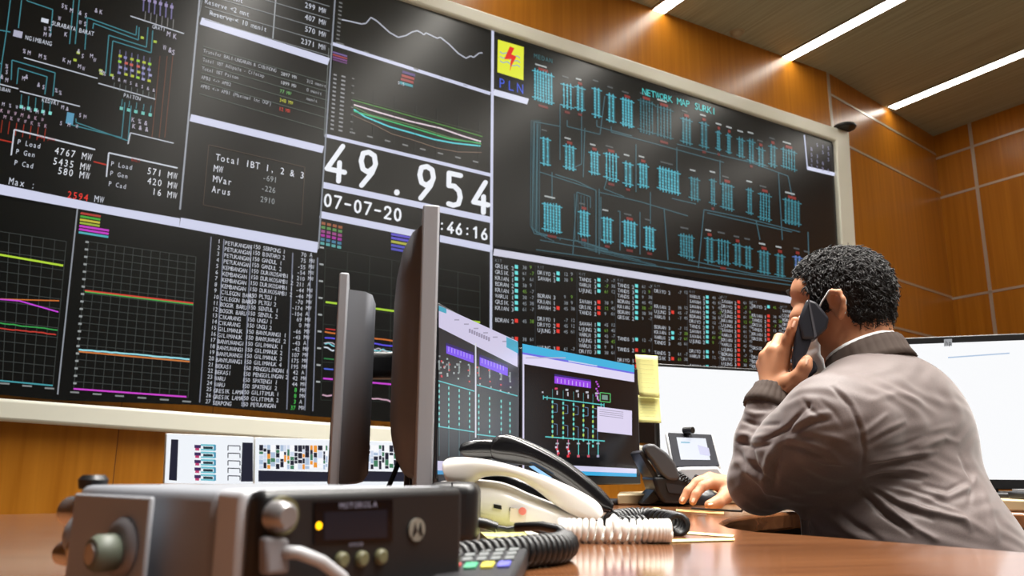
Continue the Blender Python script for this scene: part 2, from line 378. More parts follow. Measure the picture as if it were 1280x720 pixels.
# second column
o = panel('display', [(262,-88),(424,-34),(398,320),(224,284)], label='table display with Total IBT box'); s = sc()
s.seg((251,26),(411,77), 9, WHT); s.seg((238,147),(404,187), 9, WHT)
s.seg((346,-20),(341,48), 1.5, (150,155,160)); s.seg((252.5,0),(249,20),1,(120,125,130))
for i, (l, v) in enumerate((('e',''),('serve <1 mnt',''),('Reserve <2 mnt','299 MW'),('Reserve < 10 menit','407 MW'),('','570 MW'),('','2371 MW'))):
    y = -30+i*14.6
    if l: s.text(l, 262 if i == 3 else 256, y+5, 6.4, TXT, adv=.62)
    if v: s.text(v, 410-len(v)*4.9, 9+(i-2)*15+ (0), 7, TXT, adv=.64)
for i in range(5): s.seg((256,-38+i*15.5),(412,8+i*15.5), 1, (120,125,128))
s.text('between 1 menit', 262, 17, 3.4, TXT, adv=.7)
rows = (('Transfer BALI-UNGARAN & CIBINONG',' 2897 MW','312 menit'),('Total IBT Adipala - Cilacap',' 1899 MW','0 menit'),('Total IBT Paiton',' 77 MW','menit'),('APB3 <-> APB2',' 348 MW',''),('APB5 <-> APB1 (Maximal Inc OGF)',' 12 MW',''))
for i, (a, b, c) in enumerate(rows):
    y = 62+i*11; s.seg((254-i,y-4),(411,y+42), .9, (80,90,84))
    s.text(a, 254-i*.8, y+3.4, 4.6, (175,178,185), adv=.62); s.text(b, 348-i*.6, y+31, 4.6, (190,195,200) if i < 2 else [(120,190,110),(200,205,70),(220,70,55)][i-2], adv=.62)
    if c: s.text(c, 383, y+41, 4.4, (170,175,180), adv=.62)
s.seg((249,117),(408,163), .9, (80,90,84)); s.seg((411,60),(405,170),1,(100,105,105))
for l, a, v, b in (('Total IBT 1, 2 & 3',(269,200),'',None),('MW',(266.5,214),'-691',(328,225)),('MVar',(265.5,227),'-226',(326,238)),('Arus',(264,240),'2910',(325,252))):
    s.text(l, a[0], a[1], 8.6, (225,228,238), adv=.72)
    if b: s.text(v, b[0], b[1], 7.4, (150,155,158), adv=.62)
s.poly([(226,272),(399,303),(396,316),(224,284)], WHT, 2.2)
s.line([(261,181),(381,209),(377,281),(254,256),(261,181)], 1, (70,58,50))
s.seg((262,-30),(255.5,0), 1.2, (140,145,150)); s.seg((420,-20),(398,311), 2, (130,135,145), 2.4)
s.build('screen_graphics', o)
# third column, upper
o = panel('display', [(424,-34),(616,30),(614,312),(398,262)], base=(14,15,14), label='chart display over the large 49.954 readout'); s = sc()
C = [(115,88),(150,95),(205,108),(225,105),(247,78),(275,95),(330,145),(370,168),(405,160),(430,145),(455,138),(475,148),(485,157),(495,148),(545,172),(560,168),(600,200),(640,240),(675,262),(695,252),(710,258),(735,238),(750,238)]
s.line([(395+x/3.6, y/3.6) for x, y in C], 1.6, (178,182,196))
s.seg((414,54),(613,117), 4, WHT); s.seg((406,169),(614,219), 4.2, WHT)
for i in range(11): s.box(424-i*.4, 2+i*5, 4, 2, (110,112,112), 2)
for i in range(6): s.box(424+i*31, 58+i*10.4-5, 6, 2, (110,112,112), 2)
for i in range(14):
    y = 92+i*5.2; s.box(417-i*.3, y, 4, 2, (140,142,146), 2); s.box(427-i*.3, y+2, 5, 2, (140,142,146), 2)
for i in range(8): s.box(440-i*.3, 97+i*9, 3, 1.6, (110,112,112), 2)
for i, c in enumerate(((110,90,150),(150,60,70),(120,70,130),(100,60,110))): s.box(416, 64+i*3, 18, 2, c, 2)
for i, c in enumerate(((80,60,120),(160,60,60),(150,60,60),(70,150,160))): s.box(503-i, 88+i*4.5, 16, 3.2, c, 2)
s.text('0.5', 497, 105, 4, TXT)
def z3(pl): return [(395+x/3.6, y/3.6) for x, y in pl]
s.line(z3([(165,450),(330,495),(560,560),(750,615)]), 1.2, (80,140,60))
s.line(z3([(170,471),(280,505),(420,545),(560,577),(660,612),(742,637)]), 1.8, (222,205,214))
s.line(z3([(170,480),(240,515),(420,560),(600,618),(745,650)]), 1.2, (90,120,70))
s.line(z3([(170,500),(240,520),(330,545),(450,580),(600,625),(742,645)]), 1.6, (60,180,110))
s.line(z3([(170,492),(220,525),(330,570),(430,598),(530,627),(620,644),(740,657)]), 1.8, (90,205,215))
s.line(z3([(170,520),(260,560),(340,602),(430,628),(540,665),(640,684),(745,686)]), 1, (120,100,86))
s.line(z3([(165,440),(745,600)]), .7, (64,72,60))
for i in range(7): s.line(z3([(165+i*95,380+i*27),(160+i*95,600+i*27)]), .6, (48,50,48))
for i in range(8): s.box(437+i*22, 164+i*5.2, 7, 1.8, (130,132,132), 2)
for ch, x, y, w, h in (('4',408,223,21,44),('9',449,231,20,43),('9',523,247,19,41),('5',559,255,17,39),('4',592,263,17,38)): s.digit(ch, x, y, w, h, 6.2, (235,238,245))
s.digit('.', 488, 240, 16, 30, 7, (235,238,245))
s.seg((403,231),(614,275), 7.5, WHT); s.seg((400,268),(614,311), 8.5, WHT)
for i, ch in enumerate('07-07-20'): s.digit(ch, 405.5+i*12.5, 257+i*2.55, 7.6, 14.5, 2.6, (235,238,245))
for i, ch in enumerate(':46:16'): s.digit(ch, 549+i*10.6, 288+i*2.1, 6.6, 13, 2.4, (235,238,245))
s.seg((616,36),(614,312), 3.4, WHT, 2.5); 
s.build('screen_graphics', o)
# network map
o = panel('display', [(616,30),(1040,169),(1051,380),(614,318)], base=(7,10,11), label='network map display, right of the yellow logo'); s = sc()
s.poly([(617,47),(659,60),(659,124),(617,112)], (10,12,16), 1)
s.poly([(622.4,49.4),(654.8,58.8),(654.3,100.4),(621.7,90.2)], (226,232,60), 2)
zz = lambda pl: [(600+x/4.233, 30+y/4.233) for x, y in pl]
for k in range(3):
    b = [(106+i*9.6, 146+k*24+i*3.1+6*math.sin(i*1.15)) for i in range(12)]; s.line(zz(b), 1.3, (150,170,190), 2.4)
s.poly(zz([(158,118),(182,128),(166,160),(158,152)]), (226,50,40), 3)
s.poly(zz([(158,118),(166,160),(192,172),(186,186),(128,186),(140,160)]), (226,50,40), 3)
s.poly(zz([(192,172),(186,186),(170,214),(158,250),(162,200),(166,186)]), (226,50,40), 3.1)
s.text('PLN', 622, 108.5, 12.5, (60,90,215), adv=.9)
s.seg((617,115),(660,127), 7.5, (215,218,238), 2.2)
s.text('NETWORK MAP SURKI', 803, 118, 8.6, (80,205,205), adv=.63, slope=.28)
s.text('MEDAN', 667, 72, 6, (60,110,115), adv=.8)
DT = (56,94,104)
for pl in ([(668,152),(665,285),(668,292),(730,303),(760,312)], [(672,155),(670,290),(700,298),(700,300)], [(668,152),(700,158),(700,140)], [(690,215),(690,250)], [(694,218),(720,226),(745,238),(745,316)], [(675,215),(740,236),(745,238)],
           [(749,236),(749,318)], [(721,240),(716,318)], [(721,240),(738,246),(738,260)], [(748,240),(800,252),(860,270)], [(751,246),(751,300),(758,304)], [(772,264),(775,264),(775,313)], [(709,150),(709,158),(750,168),(756,120)],
           [(746,150),(746,158),(790,170)], [(764,158),(764,165),(820,180),(905,203)], [(700,200),(700,130)], [(727,140),(727,205),(712,212)], [(731,160),(729,222)], [(670,312),(1000,358)], [(675,300),(800,322),(990,352)],
           [(830,260),(835,325)], [(880,262),(873,335)], [(795,180),(795,240)], [(846,180),(905,195),(960,208)], [(846,184),(846,242)], [(880,262),(930,272),(1000,290)], [(884,266),(990,290)], [(900,200),(900,230)], [(973,215),(978,300)],
           [(930,200),(985,220),(990,245)], [(870,255),(840,248)], [(800,265),(800,318)], [(813,240),(813,280)], [(860,325),(940,342),(1000,350)], [(1010,290),(1012,352)], [(760,220),(755,236),(780,246)], [(945,275),(950,300)]): s.line(pl, 1.2, DT, 1.6)
for j in range(6): s.line([(664+j*2.2,150),(663+j*2.2,282+j*2),(668+j*5,292+j*2)], .7, DT, 1.7)
for j in range(5): s.line([(718+j*4,242+j),(719+j*4,300+j*3),(760+j*20,313+j*6)], .7, DT, 1.8)
G = [(679,90,127,24),(709,105,135,13),(725,108,138,10),(746,110,146,9),(764,118,153,9),(784,124,158,14),(808,126,166,18),(830,134,172,20),(858,148,180,12),(880,153,185,9),(898,164,188,4),(911,168,192,4),(926,173,197,7),(939,175,203,7),(951,185,207,8),(966,182,208,8),(986,187,212,17),
     (682,172,207,10),(712,182,212,13),(743,190,218,11),(764,192,225,16),(785,203,232,10),(804,205,234,11),(836,212,240,26),(868,222,250,11),(891,224,256,6),(909,230,262,14),(937,236,268,6),(956,242,275,14),(990,250,280,20),
     (690,255,290,22),(730,264,295,12),(759,272,303,12),(787,277,308,16),(812,284,312,12),(858,294,322,17),(887,297,328,10),(904,300,330,15),(922,305,332,9),(935,308,335,8),(955,314,342,13),(975,318,346,10),(997,320,350,9),(1010,324,354,9)]
for (cx, y0, y1, w) in G:
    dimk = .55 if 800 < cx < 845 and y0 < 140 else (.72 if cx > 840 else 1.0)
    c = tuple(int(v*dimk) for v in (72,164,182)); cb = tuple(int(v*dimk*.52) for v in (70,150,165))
    if cx > 985 and y0 > 300: c = (80,110,170)
    sl = VL(cx, y0); n = max(2, int(w/3.4))
    hollow = w >= 12 and R.random() < .3
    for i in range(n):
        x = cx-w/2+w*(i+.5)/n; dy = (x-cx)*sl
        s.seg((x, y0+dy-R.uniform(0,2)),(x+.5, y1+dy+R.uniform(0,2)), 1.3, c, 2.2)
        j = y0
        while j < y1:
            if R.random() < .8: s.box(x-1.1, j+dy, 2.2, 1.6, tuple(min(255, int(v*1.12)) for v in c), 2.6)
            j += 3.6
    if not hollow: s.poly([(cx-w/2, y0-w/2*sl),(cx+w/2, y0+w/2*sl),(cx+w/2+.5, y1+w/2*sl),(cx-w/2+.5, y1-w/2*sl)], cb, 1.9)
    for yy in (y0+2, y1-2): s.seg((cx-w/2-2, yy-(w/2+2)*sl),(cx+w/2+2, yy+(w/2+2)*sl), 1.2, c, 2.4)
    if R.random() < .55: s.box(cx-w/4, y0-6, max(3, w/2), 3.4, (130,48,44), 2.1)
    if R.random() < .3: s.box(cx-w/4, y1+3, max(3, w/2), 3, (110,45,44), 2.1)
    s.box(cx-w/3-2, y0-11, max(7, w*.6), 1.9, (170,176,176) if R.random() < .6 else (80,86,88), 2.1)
s.poly([(1005.3,169.3),(1042,181),(1043.5,219),(1009.4,211)], (16,17,22), 2)
s.seg((1005.3,168.5),(1009.4,211), 1.6, (185,190,215), 2.6); s.seg((1009.4,210),(1043.5,218), 4.4, (215,218,240), 2.6)
for i in range(5):
    for j in range(4):
        if (i*7+j*5) % 6: s.text(R.choice('8S5B3'), 1013+j*7, 181+i*7+j*2, 4.6, (130,130,160), l=2.8)
s.build('screen_graphics', o)
# lower left charts
o = panel('display', [(-200,215),(98,258),(72,500),(-200,474)], base=(7,9,9), label='trend chart display, far bottom left'); s = sc()
def chart(s, TL, TR, BR, BL, nx, ny, c=(60,64,62), w=.8):
    L = lambda a, b, t: (a[0]+(b[0]-a[0])*t, a[1]+(b[1]-a[1])*t)
    for i in range(nx+1): s.seg(L(TL, TR, i/nx), L(BL, BR, i/nx), w, c, 1.6)
    for i in range(ny+1): s.seg(L(TL, BL, i/ny), L(TR, BR, i/ny), w, c, 1.7)
chart(s, (-60,280),(83,302),(66,482),(-60,470), 10, 15)
for a, b, c, w in (((-60,308),(79,332),(178,214,60),2.4),((-60,372),(74,376),(200,110,50),1.4)): s.seg(a, b, w, c)
s.line([(-60,374),(0,374),(24,376),(73,390)], 1.6, (200,70,220)); s.wob((-60,398),(72,412),1.4,(60,160,80),.7); s.wob((-60,404),(70,418),1.5,(190,60,50),.6)
s.seg((-60,470),(66,482),1.8,(70,150,160))
for i in range(3): s.box(i*28, 478+i*3, 12, 2, (130,134,134), 2)
s.build('screen_graphics', o)
o = panel('display', [(98,258),(264,290),(248,506),(72,500)], base=(7,9,9), label='trend chart display beside the station table'); s = sc()
s.seg((98,250),(72,493), 1.8, (140,144,152))
chart(s, (111,302),(245,321),(235,497),(92,486), 12, 20)
s.seg((106,363),(241.5,379),1.8,(200,64,50)); s.seg((106,364.6),(241.5,380.8),1.4,(70,170,80))
s.wob((98.6,437),(237,449),2,(150,215,225),.4); s.seg((98.6,439.4),(237,452),1.8,(205,120,60)); s.seg((92,486),(233,496),2,(205,70,205))
for i in range(20): s.box(102-i*.8+5, 301+i*9.3, 4, 2.4, (150,154,154), 2)
for i in range(6): s.box(88+i*28, 489+i*2.3, 11, 2, (130,134,134), 2)
for i, c in enumerate(((170,60,50),(70,160,60),(190,180,60),(150,170,60),(190,60,190),(190,60,190),(80,170,180))): s.box(101-i*.4, 265+i*4, 25 if i < 4 else 37, 2.6, c, 2)
s.build('screen_graphics', o)
# station table
o = panel('display', [(264,290),(400,320),(390,520),(248,506)], base=(10,11,12), label='white station list display with red mains names'); o['label'] = 'display listing stations in rows'; s = sc()
st1 = ['PETUKANGAN']*4+['KEMBANGAN']*4+['CILEGON BARU']*2+['BOGOR BARU']*2+['CIKARANG']*2+['GILIMANUK']*2+['BANYUWANGI']*4+['BEKASI']*2+['WARU']*2+['GRESIK LAMA']*2+['SERPONG']
st2 = ['SERPONG 1','BINTARO 2','GANDUL 1','GANDUL 2','DURIKOSAMBI 1','DURIKOSAMBI 2','DURIKOSAMBI 1','DURIKOSAMBI 2','PLTGU 1','PLTGU 2','SENTUL 1','SENTUL 2','UNGU 1','UNGU 2','BANYUWANGI 1','BANYUWANGI 2','GILIMANUK 1','GILIMANUK 2','GILIMANUK 3','GILIMANUK 4','PENGGILINGAN 1','PENGGILINGAN 2','SPATENGI 1','SPATENGI 2','GILITIMUR 1','GILITIMUR 2','PETUKANGAN']
st3 = ['70','75','-55','-54','210','211','-44','-44','-70','-174','-104','69','0','-66','-43','-43','-42','107','175','195','42','42','44','8','8','3','37']
for a, b in (((264,296),(249.5,503)),((280,299),(267,505)),((314,306),(303.6,509)),((366,316),(358.5,512)),((389,322),(381,513)),((397,322),(391,514))): s.seg(a, b, 1.4, (120,124,140))
for i in range(27):
    t = i/26; y = 304+t*200; x = 272-t*15.5; sl = .17-t*.11; c = (200,203,214)
    s.text('%d' % (i+1), x, y, 5.4, c, adv=.62, slope=sl); s.text(st1[i], x+9, y+2, 5.4, c, adv=.62, slope=sl)
    s.text('150 '+st2[i], x+44, y+6.5-t*3, 5.4, c, adv=.58, slope=sl); v = st3[i]
    s.text(v, x+111-len(v)*3.4+2*t, y+16.5-t*8.5, 5.4, c if i < 23 else (80,200,90), adv=.62, slope=sl); s.text('MW' if i % 5 else 'A', x+115+2*t, y+17-t*9, 5.4, c, adv=.62, slope=sl)
s.build('screen_graphics', o)
# third column, lower chart
o = panel('display', [(400,264),(614,306),(614,536),(388,520)], base=(8,10,10), label='many-line trend chart display below the clock'); s = sc()
chart(s, (407,310),(600,345),(600,505),(401,500), 7, 8, (44,50,46))
for i, c in enumerate(((150,90,60),(90,140,80),(150,70,130),(160,50,150),(70,120,150),(90,160,160))):
    for j in range(4): s.box(402+j*7-i*.3, 277+i*5+j*1.6, 5, 3.4, c, 2)
for i, c in enumerate(((90,80,190),(90,80,190),(170,170,70),(80,80,180),(80,80,180))): s.box(489, 291+i*4.6, 27, 3, c, 2)
s.seg((400,252),(614,297),.6,(12,14,14),1); s.seg((407,377.5),(600,403),2.4,(168,208,60)); s.seg((407,411),(420,412.5),1.4,(190,50,50))
s.wob((406,415),(600,440),1.8,(200,110,50),.3); s.wob((406,422),(600,446),1.8,(90,80,220),.5); s.wob((406,430),(600,452),1.6,(120,200,210),2,40); s.wob((405,436),(600,458),1.6,(205,215,225),2.4,40); s.wob((405,428),(600,454),1.2,(190,180,190),2.2,40)
s.seg((405,448),(600,468),1.6,(50,120,70)); s.wob((405,461),(600,478),1.8,(80,100,210),.5); s.seg((404,473),(600,490),2,(200,70,210)); s.wob((403,493),(600,512),1.8,(200,160,180),1.6,34)
for i in range(9): s.box(400-i*.6, 308+i*21, 5, 2, (170,174,174), 2)
s.seg((614,312),(613,545), 3, (190,195,215), 2.4)
s.seg((388,312),(400,262),.1,(10,10,10),1)
s.build('screen_graphics', o)
# measurement table under the map
o = panel('display', [(614,306),(1060,377),(1070,578),(614,536)], base=(10,12,13), label='table display with red and cyan status lamps'); s = sc()
s.seg((617,315),(1000,377), 8.5, (205,205,222), 2.2)
X = [619,672,724,772,818,862,902,940,978,1012]
R = random.Random(11)
for k, x in enumerate(X):
    sc_ = 1-(x-619)/400*.28; slx = .165
    y0 = 327+(x-619)*.16; pitch = 7.5*sc_
    s.text('KIT', x, y0, 4*sc_, (110,115,120), adv=.7)
    mode = [0]*9+[1]*20 if k == 0 else None
    r = 1; cur = R.choice([0,1])
    while r < 25:
        y = y0+r*pitch; sl = max(.03, .165-r*.006)
        if R.random() < .14: r += 1; cur = R.choice([0,1,1]); continue
        nm = R.choice(['UJUNG','KRIAN','DRIYO','SAWAH','TANDS','WARU1','BDRAN','GRSIK'])+' '+str(r % 3+1)
        s.text(nm, x, y, 5.4*sc_, (190,194,202), adv=.62, slope=sl)
        dc = ((110,220,220),(226,60,50))[cur if k else (0 if r < 9 else 1)]
        if k in (1,) and R.random() < .35: dc = None
        if k == 4 and R.random() < .6: dc = None
        if dc: s.box(x+24.5*sc_, y-3.6*sc_, 4*sc_, 4.6*sc_, dc, 2.4)
        for q in (34, 43):
            s.text(R.choice(['45','-7','12','38','9','61']), x+q*sc_, y+1.6, 4.6*sc_, (110,150,60) if R.random() < .22 else (145,150,156), adv=.6, slope=sl)
        r += 1
    s.seg((x-3*sc_, y0-4),(x-3*sc_, y0+200*sc_), .7, (46,50,54), 1.5)
s.build('screen_graphics', o)

# ------------------------------------------------------------------ the control desk
DZ = .75
desk_wood = grain('desk_veneer', (88,50,28), (146,95,60), (1.6,26,26), rot=math.radians(-14), rough=.16, coat=.5, band=.7, dist=1.2)
desk_edge = mat('desk_edge', (120,76,44), .3, coat=.4)
blk = mat('black_plastic'); dark = mat('dark_plastic', (30,30,33), .45); grey = mat('grey_plastic', (92,92,96), .5)
v2 = lambda p: (p.x, p.y)
near = [v2(atZ(*q, DZ)) for q in ((1400,699),(1280,690),(1190,683),(1100,676),(1010,669),(950,665),(915,660),(903,655))]
farE = [v2(atZ(*q, DZ)) for q in ((906,651),(920,647),(950,643),(1000,639))] + [(.95,1.82),(1.08,1.70),(1.2,1.6),(2.3,1.5)]
bl = v2(atZ(0,643,DZ)); bm = v2(atZ(90,641,DZ)); br = v2(atZ(772,626,DZ))
outer = [(2.3,2.65),(.62,2.65),br,(bm[0]+.3,bm[1]+.15),bm,bl,(-2.0,.75),(-2.0,.12),(1.5,.12)]
desk = thing('control_desk', 'long curved control desk with glossy reddish brown wooden top', 'desk', (0,1.0,0))
m = MB(); m.prism([Vector((x, y, DZ-.035)) for x, y in near+farE+outer], (0,0,.035)); m.build('desktop', desk, desk_wood, world=True, bevel=.006)
def skirt(pts, h0, h1, name, mt, t=.02):
    m = MB()
    for a, b in zip(pts, pts[1:]):
        a, b = Vector((*a, h0)), Vector((*b, h0)); n = (b-a).normalized().cross(Vector((0,0,1)))*t
        m.prism([a, b, b+Vector((0,0,h1-h0)), a+Vector((0,0,h1-h0))], n)
    return m.build(name, desk, mt, world=True)
skin = [(x+.02, y-.03) for x, y in near[1:]]
skirt([(x, y-.03) for x, y in near], 0, .715, 'front_panel', mat('desk_panel', (26,16,13), .5))
skirt([(x, y+.04) for x, y in farE[4:]], 0, .715, 'front_panel', mat('desk_panel'))
skirt([(x-.01, y-.06) for x, y in outer[0:7]], 0, .715, 'back_panel', mat('desk_panel'))
# raised shelf along the far side, under the big monitors
lz = .775
led = [v2(atZ(772,631.5,DZ)), (.55,2.08), (.98,1.90), (1.10,1.72), (1.22,1.62), (2.28,1.53), (2.28,2.6), (.66,2.6), v2(atZ(774,627.5,DZ))]
m = MB(); m.prism([Vector((x, y, DZ+.0005)) for x, y in led], (0,0,lz-DZ)); m.build('monitor_shelf', desk, mat('shelf_laminate', (170,150,116), .35), world=True, bevel=.004)
# low console in front of the wall with three small bright screens
cc = hit(350, 612, SP0+n1*.75, n1)
con = thing('console_table', 'low console table in front of the video wall, hidden behind the radio', 'console', (cc.x, cc.y, 0), 0)
u = d1; w = n1
a = hit(214, 612, SP0+n1*.62, n1); b = hit(545, 612, SP0+n1*.62, n1); a.z = b.z = 0
m = MB(); m.prism([Vector((p.x, p.y, .70)) for p in (a, b, b+w*.30, a+w*.30)], (0,0,.03)); m.build('desktop', con, mat('shelf_laminate'), world=True, bevel=.003)
for p in (a+u*.02, b-u*.05):
    m = MB(); m.prism([p+w*.02, p+u*.03+w*.02, p+u*.03+w*.28, p+w*.28], (0,0,.70)); m.build('leg', con, grey, world=True)
def small_monitor(q, lab, deco):
    """q: four screen corners in pixels, on the plane .8 m in front of the video wall"""
    p0 = SP0+n1*.8; P = [hit(*c, p0, n1) for c in q]
    base = (P[2]+P[3])/2; t = thing('small_monitor', lab, 'monitor', (base.x, base.y, .73), 0, 'bright monitors below the video wall')
    cen = sum((p for p in P), Vector())/4
    m = MB(); ex = [p+(p-cen)*.018 for p in P]; m.prism([p-n1*.004 for p in ex], -n1*.03); m.build('housing', t, mat('white_plastic', (225,225,222), .4), world=True, bevel=.004)
    m = MB(); m.prism([p+n1*.001 for p in P], -n1*.008, scr((240,244,250))); o = m.build('display', t, world=True)
    s = Scr(p0+n1*.001, n1, lambda x, y: .035, rough=.3); deco(s); s.build('screen_graphics', o)
    m = MB(); b0 = Vector((base.x, base.y, .73))-n1*.03; m.prism([b0-d1*.06-n1*.05, b0+d1*.06-n1*.05, b0+d1*.06+n1*.05, b0-d1*.06+n1*.05], (0,0,.012)); m.prism([b0-d1*.02-n1*.008, b0+d1*.02-n1*.008, b0+d1*.02+n1*.008, b0-d1*.02+n1*.008], (0,0,.08)); m.build('stand', t, grey, world=True)
NV = (28,30,48)
def dA(s):
    s.poly([(214,549),(223,549.5),(221,601),(211,600)], NV); s.poly([(303,553),(316,553.5),(316,602),(301,602)], NV)
    for i in range(5):
        y = 556+i*9.4; s.box(243,y,8,4,(60,40,90),2); s.box(244,y+4,5,3,(190,60,110),2); s.box(251,y-1,18,2.4,(110,190,205),2); s.box(254,y+2,12,3,(30,50,60),2.2); s.box(251,y+5,18,2,(110,190,205),2); s.box(267,y,3,7,(80,150,180),2.1)
        s.line([(285,y+1),(300,y+1.5),(300,y+7)],1.2,(40,44,60)); s.line([(285,y+1),(285,y+7)],1.2,(40,44,60))
def dB(s, x0=322, x1=414):
    R = random.Random(x0); s.poly([(x0,588),(x1,590),(x1,602),(x0,602)], NV)
    x = x0+1
    while x < x1-5:
        w_ = R.uniform(2,6); y = 556
        while y < 583:
            h_ = R.uniform(3,9); c = R.choice([NV,NV,NV,(250,250,252),(170,190,215),(235,150,50),(205,215,235),(60,120,90)])
            if y+h_ > 586: h_ = 586-y
            s.box(x, y+(x-x0)*.01, w_, h_, c, 1.5); y += h_+R.uniform(0,1.5)
        x += w_+R.uniform(.3,1.4)
small_monitor([(209,542),(317,546.5),(316,606),(206,604)], 'leftmost of the three bright small monitors, showing a cyan table', dA)
small_monitor([(320,547),(416,550),(417,609),(319,607)], 'middle of the three bright small monitors, orange and navy blocks', lambda s: dB(s, 323, 413))
small_monitor([(420,550.5),(512,553),(514,611),(420,609)], 'rightmost of three bright small monitors, partly behind the upright monitors', lambda s: dB(s, 424, 510))

# ------------------------------------------------------------------ monitors
def monitor(name, label, L, Rr, zb, zt, base_z=DZ, group=None, bez=.010, slab=.016, bulge=.035, body=dark, bezel=blk, screen=(16,18,22), deco=None, foot=True, prof=None, rough=.25, side=None, bot=.02):
    L = Vector((*L, 0)); Rr = Vector((*Rr, 0)); wd = (Rr-L).length; c = (L+Rr)/2; x = (Rr-L).normalized(); rot = math.atan2(x.y, x.x)
    t = thing(name, label, 'monitor', (c.x, c.y, base_z), rot, group); zb -= base_z; zt -= base_z; h = wd/2
    m = MB(); m.box((-h, 0, zb), (h, slab, zt)); m.build('bezel', t, side or bezel, bevel=.003)
    m = MB(); z0, z1 = zb+.012, zt-.012
    r0 = [(-h+.008, slab, z0), (h-.008, slab, z0), (h-.008, slab, z1), (-h+.008, slab, z1)]
    prof = prof or ((.0,1,1),(.35,.97,.95),(.7,.86,.84),(.92,.70,.66),(1.0,.55,.5)); vs = []; n = 24; zc = (z0+z1)/2
    for (d, kx, kz) in prof:
        for j in range(n):
            an = 2*math.pi*j/n; ex = 1/ (max(abs(math.cos(an)), abs(math.sin(an)))**.86)
            vs.append((math.cos(an)*ex*(h-.008)*kx, slab+d*bulge, zc+math.sin(an)*ex*(z1-z0)/2*kz*.99))
    fs = [(i*n+j, i*n+(j+1) % n, (i+1)*n+(j+1) % n, (i+1)*n+j) for i in range(len(prof)-1) for j in range(n)] + [tuple((len(prof)-1)*n+j for j in range(n))]
    m = MB(); m.add(vs, fs); m.build('back_shell', t, body, smooth=True, angle=60)
    m = MB(); m.box((-h+bez, -.0012, zb+bot), (h-bez, .004, zt-bez), scr(screen, rough)); so = m.build('display', t)
    if deco:
        nn = -Vector((-x.y, x.x, 0)); s = Scr(Vector((c.x, c.y, 0))+nn*.0014, nn, rough=rough, eps=.0003); deco(s); s.build('screen_graphics', so)
    if foot:
        MB().box((-.035, slab+.02, .006), (.035, slab+.045, zc)).build('stand_neck', t, body, bevel=.004)
        MB().box((-.12, -.06, .0005), (.12, .14, .012)).build('stand_foot', t, body, bevel=.004)
    return t, so
pC0, pCD, pD1 = v2(atY(548,400,1.30)), v2(atY(649.5,440,1.79)), v2(atY(797.5,465,2.17))
def zof(px, py, p): return atY(px, py, p[1]).z
def dC(s):
    CY = (90,190,195)
    s.poly([(548.5,383),(648,429),(648,604),(548,608)], (44,50,56), .5)
    s.poly([(548.5,381.5),(647,426.5),(647,459),(548.5,409)], (205,200,228))
    s.poly([(548.5,382),(558,386),(558,392),(548.5,388.5)], (70,165,190), 2); s.poly([(633,421),(647.5,427.5),(647.5,442),(633,434)], (70,165,195), 2)
    for i in range(9): x = 586+i*3; s.box(x, 411+i*1.3, 2.4, 5, (150,145,170), 2)
    for i in range(6): s.box(568+i*12, 399+i*5.4, 6, 1.6, (160,156,180), 2)
    for q in ((558,428.6,592,441,13),(599.6,443,634.7,456.7,13.5)):
        s.poly([(q[0],q[1]),(q[2],q[3]),(q[2],q[3]+q[4]),(q[0],q[1]+q[4])], (124,86,235), 2); s.poly([(q[0],q[1]),(q[2],q[3]),(q[2],q[3]+3.2),(q[0],q[1]+3.2)], (50,40,110), 2.4)
        for i in range(8): s.seg((q[0]+3+i*3.8,q[1]+5+i*1.3),(q[0]+3+i*3.8,q[1]+11+i*1.3),.9,(180,160,245),3)
    s.seg((594.6,429),(594.6,547),1.6,(215,215,225),2)
    s.seg((548,476),(593,489),1.3,CY,2); s.seg((596,481),(647,495),1.3,CY,2); s.seg((548,533),(593,540),1.3,CY,2); s.seg((596,543),(647,549),1.3,CY,2)
    R = random.Random(5)
    for x in (549,561,574,587,598.5,612,626.5,637.5):
        k = (x-548)*.28; y = 480+k*.9
        while y < 532+k*.4:
            s.seg((x,y),(x,y+3.4),1.6,(120,205,200),2.2); y += 7
        s.seg((x,478+k),(x,570),.6,(90,120,125),1.8); s.box(x-1,450+k*.6,2,12,(130,140,140),1.8)
        for i in range(4): s.box(x-3+R.uniform(0,4),444+k+i*7,2,2,R.choice([(200,80,80),(170,180,180),(150,160,160)]),2)
    for i in range(14): s.box(550+R.uniform(0,22),446+R.uniform(0,24),2,2.4,R.choice([(200,70,80),(170,175,175),(140,145,150)]),2.1)
    s.poly([(547,576),(600,578),(600,590),(547,588)], (205,200,228)); s.poly([(547,588),(600,590),(600,594),(547,593)], (70,150,200))
